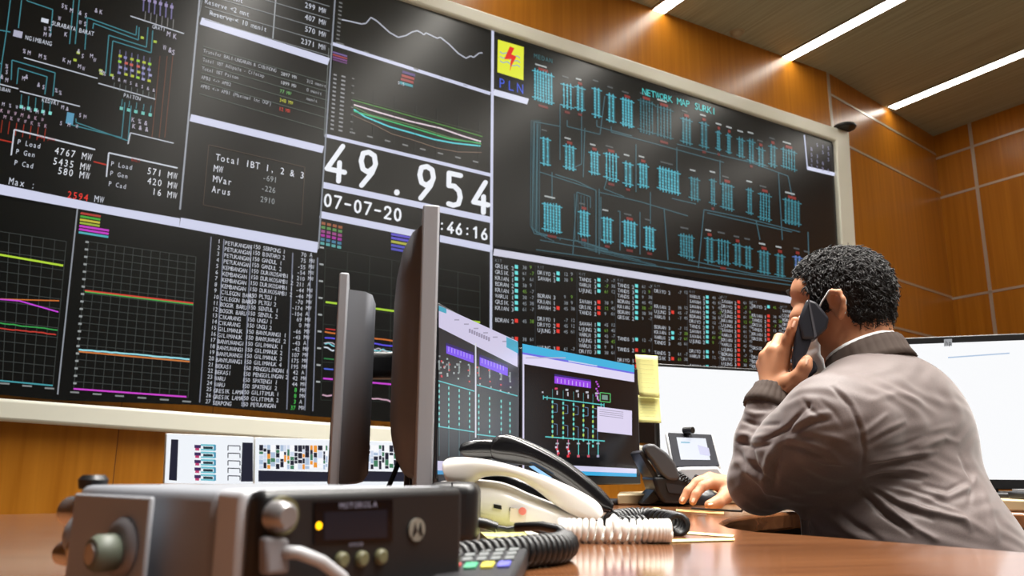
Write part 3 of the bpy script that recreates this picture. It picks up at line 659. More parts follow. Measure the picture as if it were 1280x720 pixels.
def dD(s):
    CY = (90,195,195); z = lambda x, y: (530+x/2.77, 360+y/2.77)
    s.poly([z(341,193),z(728,268),z(736,650),z(344,640)], (8,9,14), .5)
    s.poly([z(341,193),z(728,268),z(728,292),z(341,222)], (66,178,222)); s.poly([z(341,222),z(728,292),z(728,298),z(341,229)], (110,110,225)); s.poly([z(341,229),z(728,298),z(728,326),z(341,262)], (222,216,245))
    s.poly([z(500,250),z(600,268),z(600,272),z(500,255)], (190,205,240), 2); s.box(*z(352,240),50,1.4,(185,180,205),2)
    s.poly([z(341,262),z(347,262),z(347,630),z(341,630)], (215,210,235), 1.5)
    s.poly([z(452,298),z(578,318),z(578,347),z(452,330)], (150,70,230), 2); s.poly([z(452,298),z(578,318),z(578,324),z(452,305)], (60,40,120), 2.4)
    for i in range(9): s.seg(z(462+i*13,313+i*2),z(462+i*13,328+i*2),1,(205,170,245),3)
    s.seg(z(412,378),z(622,405),1.3,CY,2); s.seg(z(420,515),z(626,530),1.5,CY,2)
    for a in (412,425,612,622): s.box(*z(a,372+(a-412)*.13),1,5,CY,2)
    for x in (445,482,518,552,585):
        k = (x-445)*.12; y = 390
        while y < 512+k:
            s.seg(z(x,y+k),z(x,y+k+9),2,(110,215,205) if (x+y) % 3 else (180,210,90),2.3); y += 17
        s.seg(z(x,350+k),z(x,520+k),.5,(90,150,150),1.9); s.line([z(x+4,400+k),z(x+16,402+k),z(x+16,430+k),z(x+4,430+k)],.7,(100,130,160)); s.line([z(x+4,470+k),z(x+16,472+k),z(x+16,510+k)],.7,(100,130,160))
        s.box(*z(x+8,345+k),3.4,2.4,(215,70,110) if x < 460 else (190,190,200),2.3); s.box(*z(x+14,356+k),1.6,5,(190,190,200),2.2)
    for x, c in ((462,(225,50,60)),(500,(225,50,60)),(535,(200,90,110)),(570,(200,80,100)),(603,(160,160,190))):
        s.seg(z(x,525),z(x,582),1.1,CY if x > 510 else (200,120,150),2); s.box(*z(x-5,578),3.2,3,c,2.3)
        if x < 510:
            for j in range(4): s.box(*z(x-8+j*3,548+j*7),2.4,2.4,(225,60,70) if j % 2 else (210,200,220),2.4)
        s.box(*z(x-6,536),4,1.8,(170,180,190),2.4)
    for i in range(9): s.box(*z(594+(i % 3)*4,322+i*8),2,2,(190,90,210),2)
    s.line([z(610,362),z(645,366),z(645,396),z(610,392),z(610,362)],1,(90,190,110),2); s.poly([z(616,370),z(636,372),z(636,388),z(616,386)],(120,150,140),2)
    s.poly([z(600,410),z(720,425),z(720,510),z(600,497)], (220,212,240), 2.6)
    for i in range(4): s.seg(z(608,420+i*7),z(690,430+i*7),.7,(150,145,170),3)
    s.poly([z(480,613),z(736,626),z(736,642),z(480,632)], (215,212,240), 2); s.poly([z(480,632),z(736,642),z(736,654),z(480,646)], (60,170,220), 2)
    s.box(*z(408,358),2,2,(190,190,200)); s.box(*z(412,556),2,2,(190,190,200))
zbC = .795
mC, _ = monitor('monitor', 'left monitor of the centre pair, lavender toolbar over dark grid diagram', pC0, pCD, zbC, zof(548,378,pC0), deco=dC, group='monitors on the control desk', bez=.006)
mD, _ = monitor('monitor', 'right monitor of the centre pair, blue bar and black diagram', (pCD[0]+.004, pCD[1]+.004), pD1, zbC, (zof(651,428,pCD)+zof(797,464,pD1))/2-.002, deco=dD, group='monitors on the control desk', bez=.007)
pB0 = v2(atY(549,300,1.00)); pB1 = (pB0[0]-.078, pB0[1]+.59)
body_b = mat('charcoal_shell', (98,100,106), .5, bump=(900,.15,.0004))
monitor('monitor', 'tallest upright monitor seen edge-on, its dark back bulging to the left', pB0, pB1, .80, zof(545,256,(0,1.0)), bulge=.034, slab=.022, body=mat('charcoal_shell'), side=mat('grey_bezel', (150,152,158), .5), foot=False, group='monitors on the control desk', screen=(20,24,30))
pA0 = v2(atY(424,345,1.12)); pA1 = (pA0[0]-.098, pA0[1]+.52)
monitor('monitor', 'shorter edge-on monitor, left of and back to back with the tallest one', pA1, pA0, .79, zof(426,340,(0,1.12)), bulge=.04, slab=.014, prof=((0,1,1),(.6,.99,.985),(.85,.96,.965),(1,.86,.90)), body=mat('charcoal_shell'), side=mat('grey_bezel'), foot=False, group='monitors on the control desk', screen=(20,24,30))
ac = Vector(((pA0[0]+pA1[0]+pB0[0]+pB1[0])/4+.012, (pA0[1]+pA1[1]+pB0[1]+pB1[1])/4, DZ))
arm = thing('twin_monitor_stand', 'black stand with cross bar joining the two edge-on monitors back to back', 'monitor stand', ac)
az = zof(475,457,(0,ac.y))-DZ
MB().cyl((.02,.22,.001),(.02,.22,az+.03),.018).build('pole', arm, blk, smooth=True)
m = MB(); m.box((-.055,-.022,az-.022),(.072,.022,az+.022)); m.build('cross_arm', arm, blk, bevel=.012, seg=4)
MB().tube([(.012,.0,az),(.02,.22,az)], .016, 14).build('rear_arm', arm, blk, smooth=True)
MB().cyl((.02,.22,.0006),(.02,.22,.012),.07,n=36).build('base_plate', arm, blk, smooth=True)
E_L, E_R = v2(atY(819,470,2.30)), v2(atY(1035,470,2.50))
def dE(s): s.seg((840,470),(900,471),1,(225,232,245),1)
def dF(s):
    s.seg((1185,447),(1262,441.5),1.6,(180,200,225),1.5)
monitor('monitor', 'monitor with blank white screen, left of the seated man\'s face', E_L, E_R, lz+.018, zof(822,454,E_L), base_z=lz, screen=(250,251,253), bez=.009, bot=.024, group='monitors on the control desk')
F_L, F_R = v2(atY(1085,440,2.0)), v2(atY(1345,425,1.86))
mF, _ = monitor('monitor', 'large monitor with bright white screen behind the seated man\'s back', F_L, F_R, lz+.018, zof(1280,417,(0,1.90)), base_z=lz, screen=(250,251,253), deco=dF, bez=.017, bot=.022, group='monitors on the control desk')
# maker's mark on the top bezel
x = (Vector((*F_R,0))-Vector((*F_L,0))).normalized(); nn = Vector((x.y, -x.x, 0)); s = Scr(Vector((*F_L,0))+nn*.0012, nn, rough=.5, eps=.0003)
s.poly([(1180,424),(1190,423.4),(1190,432.4),(1180,433)], (150,152,156)); s.text('hp', 1181, 431.5, 6, (30,30,34), adv=.75, l=2, slope=-.05)
s.build('maker_badge', mF)
# ------------------------------------------------------------------ sticky notes
def note(q, Y, lab, k=0):
    t = MB(); n = 8; P = [atY(*c, Y) for c in q]; vs = []
    for i in range(n+1):
        for j in range(5):
            a_ = P[0].lerp(P[1], j/4); b_ = P[3].lerp(P[2], j/4); p = a_.lerp(b_, i/n); p.y -= .012*(i/n)**2*math.sin(j*.5+.6); vs.append(p)
    fs = [(i*5+j, i*5+j+1, (i+1)*5+j+1, (i+1)*5+j) for i in range(n) for j in range(4)]
    t.add(vs, fs); o = t.build('sticky_note', None, mat('yellow_paper', (226,224,150), .8), smooth=True)
    so = o.modifiers.new('t', 'SOLIDIFY'); so.thickness = .0006; tag(o, lab, 'sticky note', 'yellow notes on the monitor edge')
    w_ = MB()
    for i in range(7):
        a_ = P[0].lerp(P[3], .12+i*.11); b_ = P[1].lerp(P[2], .12+i*.11); a2 = a_.lerp(b_, .12); b2 = a_.lerp(b_, .75+.15*((i*5) % 3)/3)
        yo = -.0022-.014*((.12+i*.11)**2); w_.prism([a2+Vector((0,yo,0)), b2+Vector((0,yo,0)), b2+Vector((0,yo,.0007)), a2+Vector((0,yo,.0007))], (0,-.0002,0))
    w_.build('pencil_lines', o, mat('faint_ink', (170,168,110), .8))
note([(794,443),(822,445),(824,498),(799,496)], 2.27, 'upper yellow sticky note between the diagram monitor and the white screen')
note([(797,494),(824,496),(826,529),(796,528)], 2.275, 'lower yellow sticky note, hanging under the other one')

# ------------------------------------------------------------------ video phone
vp_ = thing('video_phone', 'silver video phone with tilted touch screen beside the white monitor', 'video phone', atY(872,602,2.16)*1.0, 0); 
vpz = lz
vp_.location.z = lz; MW[vp_.name] = Matrix.Translation(vp_.location)
P = [atY(835,541,2.14), atY(889,543.5,2.14), atY(899,582,2.09), atY(843,583,2.09)]
nn = (P[1]-P[0]).cross(P[3]-P[0]).normalized(); nn = nn if nn.y < 0 else -nn; P[2] = hit(899,582,P[0],nn)
silver = mat('silver_plastic', (186,188,190), .35, .2)
m = MB(); m.prism([p-nn*.004+(p-sum(P,Vector())/4)*.09 for p in P], -nn*.014); m.build('screen_housing', vp_, silver, world=True, bevel=.004)
m = MB(); m.prism([p+nn*.0005 for p in P], -nn*.0045, mat('navy_bezel', (14,15,26), .6, spec=.2)); m.build('screen_bezel', vp_, world=True)
s = Scr(P[0]+nn*.0006, nn, rough=.2, eps=.0006); s.poly([(845.5,546.5),(882,548),(888,575),(851,574.5)], (225,230,242)); s.poly([(851,552),(862,552.4),(863,554),(851.4,553.8)],(120,180,205),2); s.poly([(872,556),(886,560),(888,570),(875,568)],(205,205,235),2)
s.build('display', vp_)
m = MB(); cq = atY(861,538,2.13); m.cyl(cq+Vector((0,0,-.012)), cq+Vector((0,0,.002)), .005); m.cyl(cq+Vector((.008,-.012,.0)), cq+Vector((-.010,.01,.0)), .0085); m.build('camera', vp_, blk, world=True, smooth=True)
m = MB(); m.prism([atY(*q, 2.05) for q in ((842,592),(850,584),(898,583),(910,600),(912,612),(840,612))], (0,.14,0)); m.build('phone_base', vp_, silver, world=True, bevel=.006)
def coil(path, R_, turns, wr, m, n=8, per=12, phase=0):
    """a coiled cord along path"""
    path = [Vector(p) for p in path]
    def cr(t):
        k = len(path)-1; f = min(t*k, k-1e-6); i = int(f); f -= i
        p = [path[max(i-1,0)], path[i], path[i+1], path[min(i+2,k)]]
        return .5*((2*p[1])+(-p[0]+p[2])*f+(2*p[0]-5*p[1]+4*p[2]-p[3])*f*f+(-p[0]+3*p[1]-3*p[2]+p[3])*f**3)
    out = []; N = int(turns*per)
    for i in range(N+1):
        t = i/N; c = cr(t); d = (cr(min(1,t+.01))-cr(max(0,t-.01))).normalized(); u = d.cross(Vector((0,0,1))).normalized(); w = u.cross(d); a = 2*math.pi*i/per+phase
        out.append(c+u*math.cos(a)*R_+w*math.sin(a)*R_)
    m.tube(out, wr, n)
    return m
# ------------------------------------------------------------------ black desk phone beside the mouse
def pprism(q, Y, th, dz=0):
    P = [atY(*c, Y) for c in q]
    for p in P: p.z = max(p.z, DZ+.0006)
    return MB().prism(P, (0, th, 0))
bp_ = thing('desk_phone', 'dark grey desk phone with upright handset, between sticky notes and mouse', 'telephone', (atY(838,630,1.92).x, 2.0, DZ))
pprism([(815,596),(846,594),(874,606),(872,622),(858,630),(830,630),(822,618)], 1.90, .16).build('phone_base', bp_, blk, world=True, bevel=.008, seg=3)
pprism([(799,566),(803,562),(822,594),(826,604),(818,600)], 1.91, .15).build('back_plate', bp_, mat('dark_plastic'), world=True, bevel=.002)
pprism([(820,610),(829,616),(826,624),(816,630.5),(802,630.5),(803,628)], 1.93, .12).build('stand_foot', bp_, blk, world=True, bevel=.002)
pprism([(805,560),(809,554.5),(818,555),(834,566),(845,580),(851,597),(846,601),(835,600),(826,592),(816,577),(808,567)], 1.895, .045).build('handset', bp_, mat('phone_grey', (62,62,64), .4), world=True, bevel=.009, seg=4)
m = MB(); coil([atY(848,592,1.93), atY(856,598,1.90), atY(866,603,1.92), atY(872,596,1.98)], .006, 14, .0018, m, 6, 10); m.build('handset_cord', bp_, blk, world=True, smooth=True, angle=180)
MB().prism([atY(*q, 1.898) for q in ((832,604),(862,608),(864,618),(836,616))], (0,-.001,0)).build('side_vent', bp_, mat('dark_plastic'), world=True)
# mouse
mc = atZ(871,631,DZ); mc.z = DZ
mo = thing('computer_mouse', 'black computer mouse under the man\'s right hand', 'mouse', mc, math.radians(62))
vs = []; fs = []; n = 28
prof = [(1.0,0.0),(1.02,.25),(.97,.5),(.82,.75),(.55,.93),(.2,1.0)]
for r_, z_ in prof:
    for j in range(n):
        a_ = 2*math.pi*j/n; y = math.sin(a_)*.052*r_; x = math.cos(a_)*.029*r_*(1+.08*math.cos(2*a_)); vs.append((x, y, .001+z_*.034*(1-.25*(y/.052))))
for i in range(len(prof)-1):
    for j in range(n): fs.append((i*n+j, i*n+(j+1) % n, (i+1)*n+(j+1) % n, (i+1)*n+j))
fs += [tuple(range(n-1,-1,-1)), tuple((len(prof)-1)*n+j for j in range(n))]
MB().add(vs, fs).build('mouse_body', mo, mat('mouse_black', (24,25,30), .3), smooth=True, angle=60)
MB().cyl((-.004,.03,.028),(.004,.03,.028),.008).build('scroll_wheel', mo, grey, smooth=True)
# keyboard in front of the right-hand monitor
kb = thing('keyboard', 'black keyboard with light keys on the shelf before the right monitor', 'keyboard', (1.30,1.73,lz+.0005), math.radians(-8))
MB().box((-.22,-.075,0),(.22,.075,.016)).build('keyboard_body', kb, blk, bevel=.004)
m = MB()
for r_ in range(5):
    for c_ in range(20): m.box((-.212+c_*.0213, -.068+r_*.028, .0155), (-.212+c_*.0213+.0185, -.068+r_*.028+.024, .0205))
m.build('keys', kb, mat('key_grey', (150,150,152), .5))

# ------------------------------------------------------------------ white phone, black handset phone behind it
wp = mat('ivory_plastic', (236,232,226), .32, coat=.2)
w1 = thing('telephone', 'white telephone with handset on its cradle, behind the two-way radio', 'telephone', (atY(650,668,1.0).x, 1.06, DZ))
def curve(pts, n=6, closed=True):
    out = []; k = len(pts)
    for i in range(k if closed else k-1):
        p = [pts[(i-1) % k], pts[i], pts[(i+1) % k], pts[(i+2) % k]]
        if not closed and i == 0: p[0] = pts[0]
        if not closed and i == k-2: p[3] = pts[k-1]
        for j in range(n):
            f = j/n; out.append(tuple(.5*((2*p[1][a])+(-p[0][a]+p[2][a])*f+(2*p[0][a]-5*p[1][a]+4*p[2][a]-p[3][a])*f*f+(-p[0][a]+3*p[1][a]-3*p[2][a]+p[3][a])*f**3) for a in (0,1)))
    if not closed: out.append(pts[-1])
    return out
def loft_band(top, bot, Y0, th, n=30, rnd=.011, secs=7):
    """a solid between an upper and a lower outline (pixels at depth Y0), th deep, its long edges rounded"""
    top = curve(top, 8, False); bot = curve(bot, 8, False); m = MB(); vs = []
    def samp(c, t):
        f = t*(len(c)-1); i = min(int(f), len(c)-2); f -= i; return (c[i][0]+(c[i+1][0]-c[i][0])*f, c[i][1]+(c[i+1][1]-c[i][1])*f)
    N = n*2; K = 20
    for i in range(N+1):
        t = i/N; a_ = atY(*samp(top, t), Y0); b_ = atY(*samp(bot, t), Y0); c = (a_+b_)/2; hv = (a_-b_)/2; hl = max(hv.length, 1e-4); hw = th/2
        e = min(1, math.sqrt(max(0, 1-(max(0, abs(2*t-1)-.93)/.07)**2)))*.9+.1
        for j in range(K):
            an = 2*math.pi*j/K; cx, cy = math.cos(an), math.sin(an); p = 4.0 if th > .03 else 3; q = (abs(cx)**p+abs(cy)**p)**(-1/p)
            vs.append(c + hv*(cy*q*e) + Vector((0, hw + cx*q*hw*e, 0)))
    for p in vs: p.z = max(p.z, DZ+.0006)
    fs = [(i*K+j, i*K+(j+1) % K, (i+1)*K+(j+1) % K, (i+1)*K+j) for i in range(N) for j in range(K)] + [tuple(range(K-1,-1,-1)), tuple(N*K+j for j in range(K))]
    return m.add(vs, fs)
# base: a low wedge
loft_band([(543,603),(575,600),(625,604),(665,620),(700,634),(735,648),(761,660)], [(545,640),(575,655),(610,662),(650,667),(690,671),(730,672),(762,668)], .99, .15).build('phone_base', w1, wp, world=True, smooth=True, angle=60)
pprism([(600,655),(640,660),(700,669),(745,671),(745,675),(600,672)], 1.0, .13).build('phone_foot', w1, mat('phone_foot', (205,198,186), .5), world=True, bevel=.002)
h = MB()
h = loft_band([(553,588),(553,577),(566,571.5),(600,573),(645,583),(695,600),(735,619),(752,632),(756,644)], [(555,592),(560,604),(585,607),(607,596),(640,597),(668,611),(695,632),(722,647),(748,652)], .985, .05)
h.build('handset', w1, wp, world=True, smooth=True, angle=60)
pprism([(617,630),(627,632),(627,637),(617,635)], .9885, .004).build('line_port', w1, blk, world=True)
pprism([(637,634),(646,636),(646,641),(637,639)], .9885, .004).build('line_port', w1, blk, world=True)
st = pprism([(638,635),(659,637),(656,656),(637,652)], .984, .001); st.build('type_label', w1, mat('label_pink', (222,208,198), .6), world=True)
MB().cyl(atY(653,639,.983), atY(653,639,.9835)+Vector((0,.0006,0)), .0045).build('round_sticker', w1, mat('sticker_red', (222,120,112), .6), world=True)
m = MB(); cc_ = [atY(*q, .95) for q in ((700,668),(715,676),(745,680),(785,681),(815,680),(832,676),(836,671))]
coil([p if p.z > DZ+.0135 else Vector((p.x, p.y, DZ+.0135)) for p in cc_], .0105, 23, .0032, m, 8, 12)
pe = [Vector((p.x, p.y, max(p.z, DZ+.008))) for p in (atY(834,672,.95), atY(815,668,.97), atY(790,664,1.0), atY(772,657,1.01), atY(762,648,1.01))]
m.tube([pe[0], (pe[0]+pe[1])/2]+pe[1:], .008, 10); m.build('handset_cord', w1, wp, world=True, smooth=True, angle=180)
# black phone behind
k1 = thing('telephone', 'black telephone standing close behind the white telephone', 'telephone', (atY(680,655,1.16).x, 1.2, DZ))
loft_band([(612,560),(618,546),(634,542),(660,550),(700,570),(735,595),(760,618),(769,632)], [(613,563),(618,575),(645,580),(668,585),(700,603),(728,625),(745,640),(766,641)], 1.10, .05).build('handset', k1, mat('gloss_black', (20,20,22), .18, coat=.3), world=True, smooth=True, angle=60)
loft_band([(573,562),(578,553),(598,548),(622,549),(634,556)], [(575,566),(584,572),(602,574),(622,574),(634,572)], 1.108, .05).build('earpiece', k1, mat('gloss_black'), world=True, smooth=True, angle=60)
loft_band([(585,590),(620,584),(660,597),(700,618),(740,640),(770,652)], [(585,640),(620,652),(660,660),(700,660),(740,660),(770,660)], 1.14, .16).build('phone_base', k1, mat('gloss_black'), world=True, smooth=True, angle=60)
pprism([(661,583),(667,582),(690,597),(684,598)], 1.098, .004).build('blue_card', k1, mat('blue_card', (120,170,225), .5), world=True)
m = MB(); q_ = [atZ(x, y, DZ+.014) for x, y in ((766,652),(785,648),(812,648),(838,652),(849,656))]
coil(q_, .0115, 17, .0036, m, 8, 12); q2 = [atZ(x, y, DZ+.012) for x, y in ((766,658),(785,656),(805,655))]; coil(q2, .009, 7, .0034, m, 8, 12); m.build('handset_cord', k1, blk, world=True, smooth=True, angle=180)

# ------------------------------------------------------------------ two-way radio in the foreground
o0 = Vector((-.131,.42,0)); fx = Vector((.616,.788,0)); ang = math.atan2(fx.y, fx.x)
RZ = DZ+.004
rad = thing('two_way_radio', 'dark grey mobile two-way radio with yellow light, closest to the camera', 'radio', (o0.x, o0.y, DZ), ang)
top = .0685; rb = mat('radio_grey', (140,143,150), .42, 0); rk = mat('radio_black', (22,22,24), .4)
# local x: along the front, local y: back along the flank (to the camera's left)
MB().box((0,.028,.006),(.15,.185,top)).build('radio_body', rad, rb, bevel=.006, seg=3)
MB().box((-.0015,.004,.004),(.002+.15,.028,top+.0005)).build('front_bezel', rad, mat('radio_light', (190,192,198), .45, 0), bevel=.004, seg=3)
MB().box((.001,-.010,.003),(.152,.006,top+.0005)).build('front_panel', rad, rk, bevel=.005, seg=3)
MB().lathe([(.031,0),(.033,.008),(.032,.02),(.026,.028)], n=36, mtx=Matrix.Translation((.072,.183,.036)) @ Matrix.Rotation(math.radians(-90),4,'X') @ Matrix.Diagonal((2.2,1,1,1))).build('rear_heat_sink', rad, rb, smooth=True)
m = MB(); m.box((-.011,.075,.001),(-.008,.165,.064)); m.build('mounting_bracket', rad, mat('bracket_grey', (158,161,168), .4, 0), bevel=.012 if False else .0014)
MB().lathe([(.0150,0),(.0165,.002),(.0150,.004),(.011,.005)], n=36, mtx=Matrix.Translation((-.011,.098,.036)) @ Matrix.Rotation(math.radians(-90),4,'Y')).build('bracket_washer', rad, mat('washer_grey', (120,118,122), .4, .3), smooth=True)
MB().lathe([(.0085,0),(.0100,.002),(.0100,.011),(.008,.014)], n=28, mtx=Matrix.Translation((-.015,.098,.034)) @ Matrix.Rotation(math.radians(-90),4,'Y')).build('bracket_knob', rad, mat('knob_olive', (84,90,78), .5), smooth=True)
MB().cyl((-.0285,.098,.034),(-.030,.098,.034),.0055).build('knob_cap', rad, mat('chrome', (205,205,208), .2, .9), smooth=True)
for y, z, r_ in ((.222,.050,.010),(.226,.022,.008),(.205,.012,.007)):
    MB().cyl((.02,y-.012,z),(.02,y+.012,z),r_).build('cable_connector', rad, mat('chrome'), smooth=True)
for y, z in ((.176,.030),(.172,.012)): MB().lathe([(.006,0),(.006,.003),(.003,.005)], mtx=Matrix.Translation((-.001,y,z)) @ Matrix.Rotation(math.radians(-90),4,'Y')).build('screw', rad, mat('chrome'), smooth=True)
MB().lathe([(.004,0),(.004,.006),(.0085,.007),(.0095,.013),(.007,.016)], mtx=Matrix.Translation((.02,.208,top-.010))).build('antenna_knob', rad, rk, smooth=True)
# controls on the front panel (pixels on its plane)
nf = Vector((fx.y, -fx.x, 0)); pf = o0 + nf*.0102
def FP(x, y, l=0): return hit(x, y, pf+nf*l, nf)
k0 = FP(344,645); MB().tube([k0, k0+nf*.004, k0+nf*.009, k0+nf*.011], [.0078,.0076,.0068,.005], 28).build('volume_knob', rad, mat('knob_silver', (150,148,150), .3, .6), world=True, smooth=True)
MB().tube([k0+fx*.004, k0+fx*.004+nf*.0015], [.0098,.0095], 28).build('knob_ring', rad, mat('ring_olive', (96,92,62), .5), world=True, smooth=True)
MB().prism([FP(*q) for q in ((322,670),(352,672),(352,716),(322,718))], nf*.007).build('microphone_plug', rad, mat('plug_grey', (120,118,122), .45), world=True, bevel=.002)
m = MB(); c0_ = [FP(350,690,.004), FP(374,691,.012), FP(402,702,.014), FP(428,722,.013), FP(440,745,.012), FP(450,775,.012)]; m.tube(c0_, .0032, 12); m.build('microphone_cable', rad, mat('cable_grey', (165,165,168), .4), world=True, smooth=True, angle=180)
MB().prism([FP(*q) for q in ((392,628),(490,624),(490,676),(392,680))], nf*.0008).build('display_window', rad, mat('window_black', (8,8,12), .12), world=True)
MB().prism([FP(*q) for q in ((404,640),(482,637),(482,672),(404,675))], nf*.0012).build('display', rad, scr((20,22,30), .15), world=True)
s = Scr(pf+nf*.001, nf, lambda x, y: -.06, rough=.4, eps=.0004)
l1 = FP(397.5,657); MB().lathe([(.0022,0),(.0018,.001)], n=16, mtx=Matrix.Translation(l1) @ nf.to_track_quat('Z','Y').to_matrix().to_4x4()).build('status_light', rad, mat('led_yellow', (255,200,20), .3, emit=(255,190,10), es=2.2), world=True)
mg = mat('print_grey', (130,130,150), .4)
def ftext(t, x, y, h_, name, adv=.75):
    m = MB()
    for i, ch in enumerate(t):
        vs, fs = glyph(ch)
        if vs: m.add([FP(x+((i+.5)*adv+gx)*h_, y-gy*h_-.05*(i*adv*h_), .0016) for gx, gy in vs], fs)
    m.build(name, rad, mg, world=True)
ftext('MOTOROLA', 424, 636, 8, 'maker_name'); ftext('GM338', 436, 683, 4.5, 'model_name', .8)
for x, y in ((426,700),(451,698.5),(475,696)): p = FP(x, y); MB().tube([p, p+nf*.002, p+nf*.0032], [.0044,.0042,.003], 20).build('round_button', rad, mat('button_olive', (96,94,66), .5), world=True, smooth=True)
# batwing M emblem
p = FP(520,662); MB().tube([p, p+nf*.0012], .0066, 28).build('emblem', rad, mat('emblem_grey', (120,116,106), .4), world=True)
m = MB(); E0 = p+nf*.0014
for pl in ([(-.0044,-.004),(-.0024,.004),(-.0006,-.0008),(-.0024,-.0028)], [(.0044,-.004),(.0024,.004),(.0006,-.0008),(.0024,-.0028)]): m.prism([E0+fx*a_+Vector((0,0,b_)) for a_, b_ in pl], nf*.0004)
m.build('emblem_mark', rad, rk, world=True)
# black box behind the radio
bx = thing('desk_speaker', 'small black rounded box just behind the right end of the radio', 'speaker', (atY(565,640,.90).x, .93, DZ))
a_, b_ = atY(530,640,.88).x-bx.location.x, atY(597,640,.88).x-bx.location.x
MB().box((a_,-.05,.001),(b_,.05,.066)).build('speaker_body', bx, rk, bevel=.012, seg=5)
MB().box((a_+.028,-.0505,.0005),(a_+.0295,.0505,.0665)).build('body_seam', bx, dark, bevel=.0005)
m = MB(); m.tube([(b_-.004,-.01,.024),(b_+.008,-.01,.022),(b_+.02,-.012,.018)], .0055, 12); m.tube([(b_+.02,-.012,.018),(b_+.032,-.012,.016),(b_+.05,-.014,.020),(b_+.075,-.01,.012),(b_+.08,.01,.006)], .003, 8); m.build('plug', bx, rk, world=False, smooth=True)
# radio's coiled microphone cord
m = MB(); q_ = [Vector((p.x, p.y, DZ+.0135)) for p in (atZ(556,704,DZ+.013), atZ(610,696,DZ+.013), atZ(660,690,DZ+.013), atZ(697,686,DZ+.013), atZ(706,681,DZ+.013))]
coil(q_, .0105, 24, .0034, m, 8, 12)
m.tube([q_[-1]+Vector((0,.004,.008)), q_[-1]+Vector((-.004,.012,.012)), q_[-1]+Vector((-.02,.03,.014)), q_[-1]+Vector((-.045,.04,.012))], .0045, 10)
o = m.build('coiled_cord', None, blk, smooth=True, angle=180); tag(o, 'black coiled cord lying between the radio and the white telephone', 'cord')
# remote control with coloured keys
P = [atZ(*q, DZ+.018) for q in ((560,684),(662,681),(640,724),(532,730))]
rc = thing('remote_control', 'black remote control with red, green, yellow and blue keys', 'remote control', (sum(P, Vector()).x/4, sum(P, Vector()).y/4, DZ))
m = MB(); m.prism([p+Vector((0,0,-.0165)) for p in P], (0,0,.0165)); m.build('remote_body', rc, dark, world=True, bevel=.003)
def rcp(u_, v_): return P[0].lerp(P[1], u_).lerp(P[3].lerp(P[2], u_), v_)
for i, c in enumerate(((200,70,70),(60,150,110),(205,190,60),(90,90,190))):
    m = MB(); u0 = .14+i*.2; m.prism([rcp(u0,.62), rcp(u0+.15,.62), rcp(u0+.15,.74), rcp(u0,.74)], (0,0,.002)); m.build('coloured_key', rc, mat('key_%d' % i, c, .5), world=True, bevel=.0006, label=['red key','green key','yellow key','blue key'][i])
for r_ in range(4):
    for c_ in range(5):
        m = MB(); u0 = .1+c_*.17; v0 = .06+r_*.135; m.prism([rcp(u0,v0), rcp(u0+.12,v0), rcp(u0+.12,v0+.08), rcp(u0,v0+.08)], (0,0,.002)); m.build('key', rc, mat('key_dull', (104,108,108), .5), world=True, bevel=.0006)
# papers, pads and tape
def flat(name, q, z, th, c, lab, cat, rough=.7):
    m = MB(); m.prism([atZ(*p, z) for p in q], (0,0,th)); o = m.build(name, None, mat(name+str(c[0]), c, rough)); tag(o, lab, cat); return o
flat('notepad', ((600,674),(672,673),(700,677),(612,685)), DZ+.0005, .008, (205,202,130), 'yellow notepad beneath the white telephone, beside the coiled black cord', 'notepad')
flat('paper_card', ((655,665),(690,665),(697,667.5),(660,669)), DZ+.009, .001, (230,228,220), 'small white card lying on the yellow notepad', 'card')
flat('tape_strip', ((782,645),(818,634.5),(826,635.5),(792,647)), DZ+.0004, .0005, (214,206,130), 'yellow paper strip behind the black coiled cord', 'paper strip')
flat('tape_strip', ((805,661),(918,669),(916,671.5),(806,664)), DZ+.0004, .0005, (222,216,150), 'long yellow paper strip running to the right past the white cord', 'paper strip')
flat('tape_strip', ((822,675),(918,673),(918,675.5),(824,678)), DZ+.0009, .0005, (222,216,160), 'lower yellow paper strip beside the end of the white coiled cord', 'paper strip')
flat('tape_strip', ((845,636.5),(905,640),(905,643),(845,639)), DZ+.0004, .0005, (190,150,90), 'tan paper strip in front of the mouse', 'paper strip')
# cables behind the upright monitors
for i, (pts, lab) in enumerate((([(-.165,1.22,1.0),(-.15,1.20,.93),(-.158,1.17,.84),(-.20,1.15,.765),(-.30,1.2,.757)], 'black cable hanging behind the tall edge-on monitor'), ([(-.15,1.25,.96),(-.16,1.22,.88),(-.14,1.18,.80),(-.17,1.1,.757),(-.26,1.08,.757)], 'thinner cable looping on the desk behind the radio'))):
    q_ = curve([(p[0], p[2]) for p in pts], 8, False); yy = curve([(p[1], p[2]) for p in pts], 8, False)
    m = MB(); m.tube([Vector((a_[0], b_[0], a_[1])) for a_, b_ in zip(q_, yy)], .0035, 8); o = m.build('cable', None, blk, smooth=True, angle=180); tag(o, lab, 'cable', 'cables behind the monitors')

